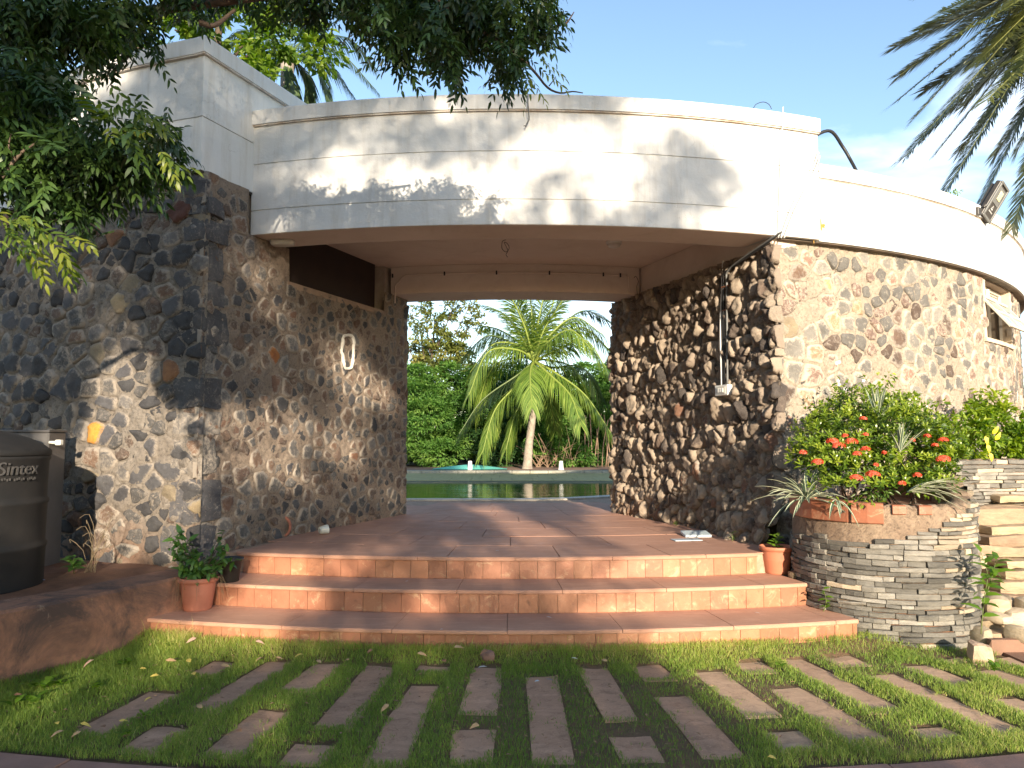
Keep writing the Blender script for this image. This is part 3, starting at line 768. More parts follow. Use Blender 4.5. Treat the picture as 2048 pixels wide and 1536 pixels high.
# right wing core as an open shell so the window looks into a room
rw = put('right_wing_building', *sweep_arc([(8.55, -.4), (8.90, -.4), (8.90, 2.2), (8.55, 2.2)], 17.2, 66, 40), CORE, None, label='right wing of the round building carrying the sunlit stone wall and open window', cat='building')
for a0, a1 in ((17.2, WT0 - .1), (WT1 + .1, 66)):
    put('upper_core', *sweep_arc([(8.55, 2.2), (8.90, 2.2), (8.90, 2.95), (8.55, 2.95)], a0, a1, 30), CORE, rw)
put('side_core', *prism([(PR(10.35) + .07, 10.35), (PR(7.30) + .07, 7.35), (PR(7.30) + .35, 7.6), (PR(10.35) + .35, 10.35)][::-1], -.4, 2.86), CORE, rw)
INNER = simple('room_plaster', (.55, .50, .42), (.45, .4, .33), 3, .8)
put('room_back_wall', *sweep_arc([(6.6, -.3), (6.75, -.3), (6.75, 2.95), (6.6, 2.95)], 20, 66, 20), INNER, rw)
put('roof_slab', *sweep_arc([(6.0, 2.97), (8.9, 2.97), (8.9, 3.15), (6.0, 3.15)], 20.2, 66, 24), INNER, rw)

# ---- parapets
def groove(z, d=.012, hgt=.014): return [(0, z - hgt / 2), (-d, z - hgt * .3), (-d, z + hgt * .3), (0, z + hgt / 2)]
# left box parapet
pb = [pol(9.76, t)[:2] for t in np.linspace(-47, -17.0, 40)] + [np.array([PL(6.53) - .01, 6.53]), np.array([PL(8.7), 8.7])]
pb = [np.array(q) for q in pb]
lb = empty('left_parapet', (*pb[20], TL), 'white box shaped parapet on top of the dark left stone wall', 'parapet')
prof = [(-.2, TL), (0, TL)] + groove(TL + .49) + [(0, 4.46), (-.2, 4.46)]
put('parapet_face', *sweep_path(pb, prof), PAINT, lb)
put('parapet_coping', *sweep_path(pb, [(-.22, 4.462), (.035, 4.462), (.038, 4.60), (.03, 4.612), (-.22, 4.605)]), PAINT, lb)
put('coping_drip_edge', *sweep_path(pb, [(-.1, 4.448), (.028, 4.448), (.028, 4.460), (-.1, 4.460)]), LIP, lb)
put('parapet_foot', *sweep_path(pb, [(-.3, TL - .02), (-.004, TL - .02), (-.004, TL - .002), (-.3, TL - .002)]), simple('dark_joint', (.10, .08, .065), (.05, .04, .035), 9, .9), lb)
put('roof_deck', *prism([pol(9.5, t)[:2] for t in np.linspace(-46, -17.5, 12)] + [(PL(7.1) - .2, 7.1), (PL(10) - .2, 10.0)] + [pol(6.1, t)[:2] for t in np.linspace(-20, -46, 8)], TL + .01, TL + .12), INNER, lb)
# entrance canopy
en = empty('entrance_canopy', (0, 6.87, 2.97), 'white curved concrete canopy with fascia spanning the passage between both wings', 'canopy')
ZB, ZT = 2.97, 4.20
prof = [(9.095 + a, z) for a, z in ([(0, ZB)] + groove(3.205) + groove(3.665) + [(0, ZT - .145)])] + [(8.93, ZT - .145), (8.93, 3.42), (8.60, 3.42), (8.60, ZB)]
put('fascia_beam', *sweep_arc(prof[::-1], -16.25, 19.75, 90), PAINT, en)
put('canopy_coping', *sweep_arc([(9.13, ZT - .143), (9.135, ZT - .01), (9.125, ZT), (8.90, ZT), (8.90, ZT - .143)][::-1], -16.3, 19.8, 90), PAINT, en)
put('coping_drip_edge', *sweep_arc([(9.118, ZT - .157), (9.118, ZT - .1455), (8.95, ZT - .1455), (8.95, ZT - .157)][::-1], -16.28, 19.78, 90), LIP, en)
put('ceiling', *sweep_arc([(6.0, 3.227), (8.598, 3.227), (8.598, 3.40), (6.0, 3.40)], -17.5, 18.5, 40), CEIL, en)
put('beam_soffit', *sweep_arc([(8.62, 2.966), (9.085, 2.966), (9.085, 2.969), (8.62, 2.969)], -16.0, 16.2, 60), CEIL, en)
put('beam_inner_face', *sweep_arc([(8.585, 2.97), (8.598, 2.97), (8.598, 3.2265), (8.585, 3.2265)], -16.0, 17, 60), CEIL, en)
put('rear_beam', *sweep_arc([(5.86, 2.872), (6.44, 2.872), (6.44, 3.225), (5.86, 3.225)], -14.2, 15.0, 40), CEIL, en)
sv = [(PR(10.30), 10.30), (PR(7.28), 7.28), (PR(7.28) + .30, 7.40), (PR(10.30) + .30, 10.35)]
put('side_beam', *prism(sv[::-1], 2.885, 3.224), CEIL, en)
# lower right parapet
rp = empty('right_parapet', (*pol(9.05, 35)[:2], 2.96), 'low white curved parapet above the sunlit stone wall, carrying the floodlight', 'parapet')
prof = [(9.06, 2.965)] + [(9.06, 3.60), (8.86, 3.60), (8.86, 2.965)]
put('parapet_face', *sweep_arc(prof[::-1], 19.85, 66, 80), PAINT, rp)
put('parapet_coping', *sweep_arc([(9.085, 3.612), (9.09, 3.742), (9.08, 3.755), (8.84, 3.755), (8.84, 3.612)][::-1], 19.85, 66, 80), PAINT, rp)
put('coping_drip_edge', *sweep_arc([(9.068, 3.601), (9.068, 3.611), (8.95, 3.611), (8.95, 3.601)][::-1], 19.85, 66, 80), LIP, rp)
put('parapet_foot', *sweep_arc([(9.04, 2.953), (9.04, 2.963), (8.8, 2.963), (8.8, 2.953)][::-1], 17.0, 66, 80), simple('dark_joint_line', (.20, .15, .11), (.10, .08, .06), 9, .9), rp)
#@@POOL
# ================================================================== POOL AND FAR SIDE
def water_mat():
    m, t, b = _mat('green_pool_water'); b.inputs['Roughness'].default_value = .04; b.inputs['Base Color'].default_value = (.015, .085, .015, 1)
    b.inputs['IOR'].default_value = 1.33; b.inputs['Specular IOR Level'].default_value = .9
    bump(t, b, noise(t, 1.0, 4, .55, .3, stretch(t, (1.4, 4.5, 1))), .05, .22); return m
WZ = -.13
put('pool_water', [(-13, 12.0, WZ), (13, 12.0, WZ), (13, 19.8, WZ), (-13, 19.8, WZ)], [[0, 1, 2, 3]], water_mat(), kind='structure')
COPE = simple('pale_coping', (.62, .58, .50), (.50, .45, .38), 5, .6, .3, 50)
xs2 = np.linspace(-12.5, 12.5, 61)
nearc = empty('pool_edge', (0, 12.5, 0), kind='structure')
pr_ = MB()
P = np.stack([xs2, YN(xs2)], 1)
for i in range(0, 60, 2):
    seg = P[i:i + 3].copy(); seg[0, 0] += .004; seg[-1, 0] -= .004
    put('coping_stone', *sweep_path(seg[::-1], [(0, -.05), (0, .008), (.006, .014), (.24, .014), (.248, .006), (.248, -.05)]), COPE, nearc)
TILEW = simple('pale_pool_tile', (.40, .36, .17), (.31, .28, .13), 3, .8)
DECK = simple('grey_pool_coping', (.36, .34, .28), (.24, .23, .18), 4, .8, .4, 30)
fare = empty('far_pool_edge', (0, 24.3, 0), kind='structure')
put('pool_wall', *box((0, 19.75, -1.03), (26, .28, 1.84)), simple('pool_wall_render', (.34, .34, .26), (.27, .28, .21), 3, .8), fare)
put('shallow_ledge', [(-13, 19.6, -.10), (13, 19.6, -.10), (13, 24.3, -.10), (-13, 24.3, -.10)], [[0, 1, 2, 3]], simple('ledge_render', (.20, .20, .12), (.15, .15, .09), 3, .7), fare)
for i in range(-22, 22): put('coping_block', *bbox((i * .58 + .29, 24.52, -.07), (.572, .56, .13), b=.012), DECK, fare)
for i in range(-22, 22):
    for j_ in range(3): put('ledge_tile', *box((i * .56 + .28 + .2 * (j_ % 2), 19.9 + .78 + j_ * 1.52, -.092), (.548, 1.5, .012)), TILEW, fare)
FAR = simple('brown_far_deck', (.30, .17, .12), (.20, .12, .085), 2, .9)
grid_sheet('far_deck', -40, 40, 24.7, 27.2, 40, 6, lambda X, Y: -.012 + 0 * X, FAR, kind='structure')
grid_sheet('far_terrain', -80, 80, 27.2, 140, 60, 60, lambda X, Y: -.02 + .15 * fbm(np.stack([X, Y, X * 0], 1), .3, 3, 3) * (Y > 28), GROUND, kind='structure')
for nm, (x_, lab) in {'white_cone': (940, 'small white cone marker left of the coconut palm on the far pool deck'), 'white_cone.001': (1122, 'small white cone marker right of the coconut palm on the far pool deck')}.items():
    p = at(x_, 937, 25.0); p[2] = -.01
    v, f = lathe([(.001, .30), (.055, .298), (.062, .28), (.085, .05), (.10, .03), (.10, .0), (.001, 0)], 12, p)
    put('white_cone', v, f, simple('white_marker', (.75, .73, .68), rough=.6), label=lab, cat='cone', group='white markers on the far deck')
p = at(940, 937, 25.4); p[2] = 0
gx = np.linspace(-1, 1, 22); X_, Y_ = np.meshgrid(gx, np.linspace(-1, 1, 10)); 
Z_ = .16 * (1 - np.clip(np.hypot(X_, Y_ * 1.0), 0, 1)) ** .8 + .012
v = np.stack([p[0] + X_.ravel() * 1.25, p[1] + Y_.ravel() * .5, p[2] + Z_.ravel()], 1)
q = (np.arange(9)[:, None] * 22 + np.arange(21)[None]).ravel(); F = np.stack([q, q + 1, q + 23, q + 22], 1)
put('fabric_sheet', v, F, simple('teal_fabric', (.10, .42, .36), (.14, .50, .42), 3, .6), label='low teal sheet spread on the far pool deck around the left white cone', cat='sheet', smooth=True)

# ================================================================== FOLIAGE BUILDERS
def blob_leaves(blobs, per, leaf, width, cl=.22, ncl=None, flat=.6, up=.6, simple_=True):
    """blobs: [(centre, radii)] -> leaves gathered in clumps near the surface of each blob"""
    P, D, N, V = [], [], [], []
    for c, r in blobs:
        c = np.array(c); r = np.array(r, float); n = int(per * (r[0] * r[1] * r[2]) ** (2 / 3)); k = max(6, n // 45)
        d = unit(k); rr = rng.uniform(.55, 1.02, k) ** .6; cc = c + d * r * rr[:, None]; cr_ = cl * rng.uniform(.5, 1.3, k)
        cv = np.clip(rng.normal(.45, .30, k), 0, 1)
        j = rng.integers(0, k, n); o = unit(n) * (rng.random(n) ** .4)[:, None] * cr_[j][:, None] * np.array([1, 1, flat])
        P.append(cc[j] + o); D.append(o / cr_[j][:, None] + d[j] * .5 + unit(n) * .6 - np.array([0, 0, .15])); N.append(np.array([0, 0, up]) + unit(n) * .6 + d[j] * .3); V.append(np.clip(cv[j] + rng.normal(0, .15, n), 0, 1))
    P = np.vstack(P); n = len(P)
    return leafmesh(P, np.vstack(D), np.vstack(N), leaf * rng.uniform(.6, 1.25, n), width * rng.uniform(.7, 1.2, n), .2, simple_, np.concatenate(V))
def twig_mesh(segs):
    m = MB()
    for pts, r0, r1, n in segs:
        c = curve_pts(pts, 14); m.add(*tube(c, np.linspace(r0, r1, len(c)), n))
    return m
def bush(name, label, blobs, mat, per, leaf, width, cat='bush', group=None, stems=5, base=None, bark=None, cl=.22, flat=.6, sr=.03, up=.6):
    c0 = np.array(blobs[0][0]); base = np.array(base if base is not None else (c0[0], c0[1], 0.))
    root = empty(name, tuple(base), label, cat, group)
    v, f, a = blob_leaves(blobs, per, leaf, width, cl, flat=flat, up=up)
    put('foliage', v, f, mat, root, attrs={'v': a})
    for i in range(stems):
        b = blobs[i % len(blobs)]; e = np.array(b[0]) + unit(1)[0] * np.array(b[1]) * .5; s_ = base + np.array([random.uniform(-.2, .2) * sr * 8, random.uniform(-.2, .2) * sr * 8, -.05])
        mid = (s_ + e) / 2 + np.array([random.uniform(-.1, .1), random.uniform(-.1, .1), .05]) * np.linalg.norm(e - s_) * .6
        twig_mesh([([s_, mid, e], sr, sr * .3, 6)]).build('stem', bark or BARK, root, True)
    return root

G_FAR = leaf_mat('feathery_green', [(.05, .13, .02), (.10, .22, .035), (.19, .32, .06)], .6, .4)
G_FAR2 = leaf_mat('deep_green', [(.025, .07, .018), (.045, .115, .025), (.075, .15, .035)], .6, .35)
G_OLIVE = leaf_mat('olive_yellow_green', [(.08, .10, .02), (.14, .17, .03), (.24, .23, .06)], .6, .35)
def B(x, y, Y, rx, ry=None, rz=None, dz=None):
    """blob from photo place and distance: radii in photo pixels turned into metres"""
    k = Y / 1500; ry = ry or rx; return (at(x, y, Y), (rx * k, (rz or rx) * k, ry * k))
# thicket behind the pool: separate bushes
th = [('broad feathery green bush at the left edge of the thicket behind the pool', [B(800, 790, 29, 70, 60), B(855, 850, 28.5, 60, 60), B(835, 760, 29.5, 45, 30), B(790, 880, 29, 60, 50)], G_FAR),
      ('bright feathery bush between the flowering tree and the palm', [B(905, 760, 30, 55, 35), B(925, 830, 29.5, 50, 60), B(885, 900, 28.6, 50, 35)], G_FAR),
      ('dark low bush left of the palm trunk', [B(975, 860, 29.5, 50, 60), B(1000, 905, 28.4, 45, 32), B(960, 790, 30.5, 55, 50)], G_FAR2),
      ('low bright bush right behind the palm trunk', [B(1095, 880, 29, 40, 50), B(1110, 820, 30, 55, 60), B(1140, 910, 28, 50, 26)], G_FAR),
      ('tall feathery bush at the right edge of the thicket', [B(1180, 760, 30.5, 60, 38), B(1225, 790, 30, 60, 60), B(1200, 850, 30, 55, 50), B(1260, 770, 30, 60, 60)], G_FAR),
      ('dark bush behind the thin bare stems at the right', [B(1170, 890, 30.5, 60, 50), B(1235, 900, 30.5, 60, 40)], G_FAR2),
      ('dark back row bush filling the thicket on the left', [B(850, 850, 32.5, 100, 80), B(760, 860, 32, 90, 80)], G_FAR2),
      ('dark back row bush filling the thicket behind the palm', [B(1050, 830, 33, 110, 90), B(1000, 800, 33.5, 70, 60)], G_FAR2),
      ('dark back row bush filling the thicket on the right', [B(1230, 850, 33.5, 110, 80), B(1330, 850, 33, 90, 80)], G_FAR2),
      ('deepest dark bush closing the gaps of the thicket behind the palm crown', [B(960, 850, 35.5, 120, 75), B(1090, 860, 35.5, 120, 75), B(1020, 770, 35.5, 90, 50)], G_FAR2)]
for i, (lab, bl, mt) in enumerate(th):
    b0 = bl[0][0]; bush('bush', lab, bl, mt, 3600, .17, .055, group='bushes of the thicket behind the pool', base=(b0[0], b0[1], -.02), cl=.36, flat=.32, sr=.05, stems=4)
for i, (x_, y_, w_, h_) in enumerate(((-9, 31, 2.6, 2.2), (-13.5, 32, 2.8, 2.6), (-18.5, 33, 3.2, 2.4), (8.5, 32, 2.6, 2.5), (13.5, 33, 3.0, 2.7), (19, 34, 3.3, 2.5))):
    bush('bush', ['first', 'second', 'third'][i % 3] + (' large dark bush left of' if i < 3 else ' large dark bush right of') + ' the visible thicket behind the pool', [((x_, y_, h_ * .55), (w_, 1.6, h_ * .8)), ((x_ + .8, y_ + .3, h_), (w_ * .7, 1.4, h_ * .6))], G_FAR2, 2200, .22, .08, group='bushes of the thicket behind the pool', base=(x_, y_, -.02), cl=.5, flat=.4, sr=.06, stems=4)
# sparse yellowish tree at left
tr = empty('yellowing_tree', tuple(at(850, 930, 31)[:2]) + (0,), 'sparse tall tree with yellow green leaf clusters left of the coconut palm', 'tree')
cl = [(850, 612, 12), (868, 640, 16), (885, 655, 14), (905, 625, 14), (940, 610, 10), (955, 625, 8), (840, 665, 16), (862, 690, 20), (900, 680, 18), (925, 660, 14), (880, 710, 22), (835, 710, 18), (915, 705, 18), (850, 735, 22),
      (895, 735, 24), (930, 725, 20), (820, 690, 10), (825, 640, 9), (945, 640, 9), (835, 620, 7), (790, 640, 22), (780, 700, 28), (965, 655, 8), (890, 605, 8), (915, 590, 12), (860, 580, 12)]
v, f, a = blob_leaves([B(x, y, 31 + random.uniform(-.8, .8), r) for x, y, r in cl], 2600, .19, .08, .2)
put('foliage', v, f, G_OLIVE, tr, attrs={'v': a})
tk = [at(850, 938, 31), at(858, 840, 31), at(862, 740, 31), at(870, 640, 31)]; twig_mesh([(tk, .10, .03, 8)]).build('trunk', BARK, tr, True)
for (x, y, r) in cl[::2]:
    e = at(x, y, 31); s_ = at(862 + (x - 862) * .15, min(900, y + 90 + abs(x - 862) * .4), 31); twig_mesh([([s_, (s_ + e) / 2 + (0, 0, -.1), e], .035, .012, 5)]).build('branch', BARK, tr, True)
# bare stems
DRYW = simple('dry_twig', (.30, .20, .13), (.20, .13, .085), 9, .9)
dt = empty('dry_brushwood', tuple(at(1100, 930, 27.6)[:2]) + (0,), 'heap of dry brown branches right of the palm trunk', 'brushwood')
for i in range(34):
    x0 = random.uniform(1070, 1150); a_ = random.uniform(-1.2, 1.35); L_ = random.uniform(25, 95); s_ = at(x0, 934, 27.6); e = at(x0 + L_ * sin(a_), 934 - L_ * cos(a_) * .9, 27.6 + random.uniform(-.3, .3)); s_[2] = -.02
    twig_mesh([([s_, (s_ + e) / 2 + (0, 0, .12), e], .016, .005, 4)]).build('branch', DRYW, dt)
for i in range(13):
    x0 = 1165 + i * 6.5 + random.uniform(-2, 2); s_ = at(x0, 935, 28.2); s_[2] = -.02; e = at(x0 + random.uniform(-12, 14), 935 - random.uniform(60, 110), 28.2)
    put('bare_stem', *tube(curve_pts([s_, (s_ + e) / 2 + (random.uniform(-.06, .06), 0, 0), e], 8), .02, 5), DRYW, smooth=True, label=['leftmost','second from left','third from left','fourth from left','fifth from left','sixth from left','middle','sixth from right','fifth from right','fourth from right','third from right','second from right','rightmost'][i] + ' thin bare stem at the right end of the thicket', cat='stem', group='thin bare stems behind the pool')

def frond(C, leaf, lw, n, hang=.5, ang=55, stiff=.0, vee=.35, taper=(.35, 1., .45), r0=.03):
    """C: rachis curve; leaflets both sides"""
    C = np.asarray(C); m = len(C); s_ = np.concatenate([[0], np.cumsum(np.linalg.norm(np.diff(C, axis=0), axis=1))]); L = s_[-1]
    t = np.linspace(.12, 1, n); P = np.stack([np.interp(t * L, s_, C[:, i]) for i in range(3)], 1); T = np.gradient(P, axis=0); T /= np.linalg.norm(T, axis=1, keepdims=True)
    X = np.cross(T, (0, 0, 1)); X /= np.linalg.norm(X, axis=1, keepdims=True) + 1e-6; U = np.cross(X, T)
    parts = []
    ll = leaf * np.interp(t, [0.1, .4, 1], taper)
    for sd_ in (-1, 1):
        a = np.radians(ang * (1 - .45 * t)) + rng.normal(0, .07, n)
        D = T * np.cos(a)[:, None] + X * sd_ * np.sin(a)[:, None] + U * vee - np.array([0, 0, hang])
        D += rng.normal(0, .05, (n, 3)); D /= np.linalg.norm(D, axis=1, keepdims=True)
        l2 = ll * rng.uniform(.85, 1.1, n); half = P + D * (l2 * .5)[:, None]
        D2 = D - np.array([0, 0, hang * 1.1 + .05]); D2 /= np.linalg.norm(D2, axis=1, keepdims=True); tip = half + D2 * (l2 * .5)[:, None]
        wv = np.cross(D, U); wv /= np.linalg.norm(wv, axis=1, keepdims=True) + 1e-6; wv = wv * (lw / 2)
        vs = np.stack([P - wv * .5, P + wv * .5, half + wv, half - wv, tip], 1); F = (np.array([[0, 1, 2], [0, 2, 3], [3, 2, 4]])[None] + (np.arange(n) * 5)[:, None, None]).reshape(-1, 3)
        parts.append((vs.reshape(-1, 3), F, np.repeat(np.clip(.45 + rng.normal(0, .28, n), 0, 1), 5)))
    v, f = tube(C, np.linspace(r0, r0 * .25, m), 5); ft = np.array([q for a_ in f if len(a_) == 4 for q in ([a_[0], a_[1], a_[2]], [a_[0], a_[2], a_[3]])])
    parts.append((v, ft, np.full(len(v), 1.0)))
    return merge(parts)
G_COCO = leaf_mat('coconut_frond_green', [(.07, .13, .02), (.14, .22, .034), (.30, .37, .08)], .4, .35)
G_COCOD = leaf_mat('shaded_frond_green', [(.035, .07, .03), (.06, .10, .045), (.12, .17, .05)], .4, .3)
palm = empty('coconut_palm', (.62, 26, 0), 'young coconut palm with arching yellow green fronds standing behind the pool', 'palm tree')
Yp = 26.0
tk = [at(1054, 938, Yp), at(1058, 890, Yp), at(1064, 840, Yp), at(1066, 790, Yp), at(1067, 735, Yp)]; tk[0][2] = -.1
c = curve_pts(tk, 40); rr = np.interp(np.linspace(0, 1, len(c)), [0, .08, .3, 1], [.20, .155, .13, .115]) * (1 + .05 * (np.arange(len(c)) % 2))
put('trunk', *tube(c, rr, 14), PALMBARK, palm, True)
O_ = (1068, 722)
fr = [((1064, 660), (1062, 610), (1052, 560), 0), ((1074, 660), (1086, 600), (1098, 560), .3), ((1085, 665), (1112, 620), (1135, 585), -.3), ((1100, 670), (1150, 635), (1205, 668), .2), ((1110, 665), (1165, 622), (1212, 640), 1.0),
      ((1115, 700), (1170, 680), (1212, 735), -.6), ((1110, 745), (1170, 790), (1222, 866), -.8), ((1100, 750), (1140, 790), (1162, 850), -1.3), ((1040, 670), (1010, 630), (975, 612), .4), ((1030, 690), (975, 672), (925, 716), .8),
      ((1035, 700), (975, 705), (938, 790), -1.0), ((1035, 750), (965, 800), (918, 868), -.4), ((1038, 765), (990, 820), (965, 905), -.9), ((1055, 780), (1030, 830), (1012, 898), -.5), ((1062, 735), (1060, 760), (1064, 815), -1.6),
      ((1050, 655), (1025, 600), (1005, 570), -.6), ((1105, 735), (1165, 735), (1205, 800), 1.2), ((1045, 690), (1000, 660), (960, 650), 1.4), ((1090, 690), (1140, 660), (1185, 700), -1.2), ((1058, 665), (1040, 620), (1030, 570), .9), ((1080, 660), (1105, 610), (1112, 565), 1.2), ((1045, 715), (985, 735), (950, 830), .9), ((1095, 720), (1150, 740), (1190, 830), .3), ((1080, 760), (1100, 800), (1110, 860), .8), ((1050, 760), (1000, 800), (985, 870), 1.0), ((1100, 690), (1165, 655), (1220, 700), .6), ((1035, 690), (985, 690), (940, 745), .2)]
for i, (a_, b_, c_, dy) in enumerate(fr):
    pts = [at(*O_, Yp), at(*a_, Yp + dy * .5), at(*b_, Yp + dy), at(*c_, Yp + dy * 1.5)]
    v, f, a = frond(curve_pts(pts, 26), 1.2, .034, 88, hang=.62 if c_[1] > 640 else .28, ang=62, vee=.12, r0=.05, taper=(.6, 1., .55))
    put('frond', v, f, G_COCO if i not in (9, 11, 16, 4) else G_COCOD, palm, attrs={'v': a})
# palm showing above the left parapet
p2 = at(575, 120, 15.5)
pb2 = empty('coconut_palm', (p2[0], p2[1], 0), 'coconut palm behind the roof, its fronds hanging beside the white box parapet', 'palm tree')
put('trunk', *tube([(p2[0], p2[1], 0), (p2[0] + .05, p2[1], 3), (p2[0], p2[1], p2[2])], [.2, .17, .14], 12), PALMBARK, pb2, True)
for i, (a_, b_, c_, dy) in enumerate([((620, 95), (680, 105), (752, 180), -.4), ((615, 110), (660, 130), (712, 200), .2), ((600, 110), (635, 130), (660, 205), -.3), ((590, 125), (610, 150), (618, 215), .3), ((560, 125), (545, 150), (535, 215), .1), ((610, 80), (690, 75), (745, 130), .6), ((570, 80), (590, 40), (640, 20), 1.0), ((550, 90), (500, 60), (440, 90), .8), ((545, 110), (510, 120), (480, 180), .2), ((575, 130), (580, 160), (575, 215), -.2)]):
    pts = [p2, at(*a_, 15.5 + dy * .5), at(*b_, 15.5 + dy), at(*c_, 15.5 + dy * 1.5)]
    v, f, a = frond(curve_pts(pts, 22), .75, .03, 70, hang=.75, ang=50, r0=.025); put('frond', v, f, G_COCOD, pb2, attrs={'v': a})
# leafy tree behind the left parapet
G_MID = leaf_mat('sunlit_leaf_green', [(.06, .12, .015), (.11, .19, .02), (.20, .27, .03)], .5, .5)
t3 = empty('leafy_tree', (-6.5, 15, 0), 'bright leafy tree rising behind the white box parapet', 'tree')
v, f, a = blob_leaves([B(440, 30, 13.5, 90, 55), B(540, 95, 13, 45, 45), B(350, 60, 14, 60, 40), B(590, 40, 13.5, 60, 40), B(520, 150, 12.6, 28, 40), B(280, 95, 14.5, 60, 30), B(200, 80, 14.5, 70, 40), B(640, 110, 13, 35, 25)], 2600, .16, .10, .22)
put('crown', v, f, G_MID, t3, attrs={'v': a})
twig_mesh([([(-6.5, 15, 0), (-6.4, 14.8, 4), at(440, 40, 13.8)], .2, .06, 9)]).build('trunk', BARK, t3, True)
for q in ((540, 95), (350, 60), (590, 40), (520, 140), (240, 90)): twig_mesh([([at(440, 150, 14.4), at((q[0] + 440) / 2, q[1] + 20, 14), at(*q, 13.3)], .05, .015, 6)]).build('branch', BARK, t3, True)

# ---- date palm at the upper right
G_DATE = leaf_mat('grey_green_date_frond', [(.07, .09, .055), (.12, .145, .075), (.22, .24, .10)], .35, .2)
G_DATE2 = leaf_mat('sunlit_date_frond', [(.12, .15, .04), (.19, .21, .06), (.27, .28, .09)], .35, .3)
dp0 = at(2150, -30, 9.6)
dp = empty('date_palm', (dp0[0], dp0[1], GZ), 'date palm with drooping feathery grey green fronds at the upper right above the white parapet', 'palm tree')
put('trunk', *tube([(dp0[0] + .3, dp0[1], GZ), (dp0[0] + .15, dp0[1], 3), tuple(dp0)], [.26, .2, .2], 14), PALMBARK, dp, True)
df = [((1985, 5), (1792, 92), .4, 0), ((1990, 40), (1790, 205), -.2, 0), ((1985, 65), (1832, 232), .5, 0), ((2000, 95), (1812, 312), -.4, 0), ((2020, 120), (1873, 305), .3, 0), ((2030, 150), (1888, 388), -.1, 0), ((2070, 180), (1966, 395), .2, 0), ((2110, 200), (2024, 458), -.3, 0),
      ((2060, -60), (1880, 25), -.6, 1), ((2040, 0), (1905, 75), -.9, 1), ((2090, 80), (1975, 200), -1.0, 1), ((2130, 60), (2030, 120), -1.2, 1), ((2120, 140), (2035, 300), .6, 0), ((2200, 160), (2110, 400), 0, 0), ((1990, -60), (1850, -20), .6, 0), ((2250, 20), (2400, 200), 0, 0), ((2180, -150), (2260, -260), 0, 1), ((2060, 60), (1930, 210), .9, 0), ((1975, 25), (1800, 150), .9, 0), ((2010, 75), (1850, 180), 1.1, 0), ((2010, 110), (1850, 270), 1.2, 0), ((2050, 130), (1920, 300), 1.0, 0), ((2000, -20), (1840, 60), .3, 1), ((2090, 150), (1990, 310), .8, 0), ((2060, 20), (1950, 130), -.4, 1), ((2140, 150), (2060, 340), -.5, 0)]
for (b_, c_, dy, k) in df:
    a_ = ((2150 + b_[0]) / 2 - 4, (-30 + b_[1]) / 2 - 26)
    pts = [dp0, at(*a_, 9.6 + dy * .4), at(*b_, 9.6 + dy), at(*c_, 9.6 + dy * 1.6)]
    v, f, a = frond(curve_pts(pts, 30), .46, .019, 200, hang=.06, ang=60, vee=.10, r0=.022, taper=(.7, 1., .6)); put('frond', v, f, G_DATE2 if k else G_DATE, dp, attrs={'v': a})

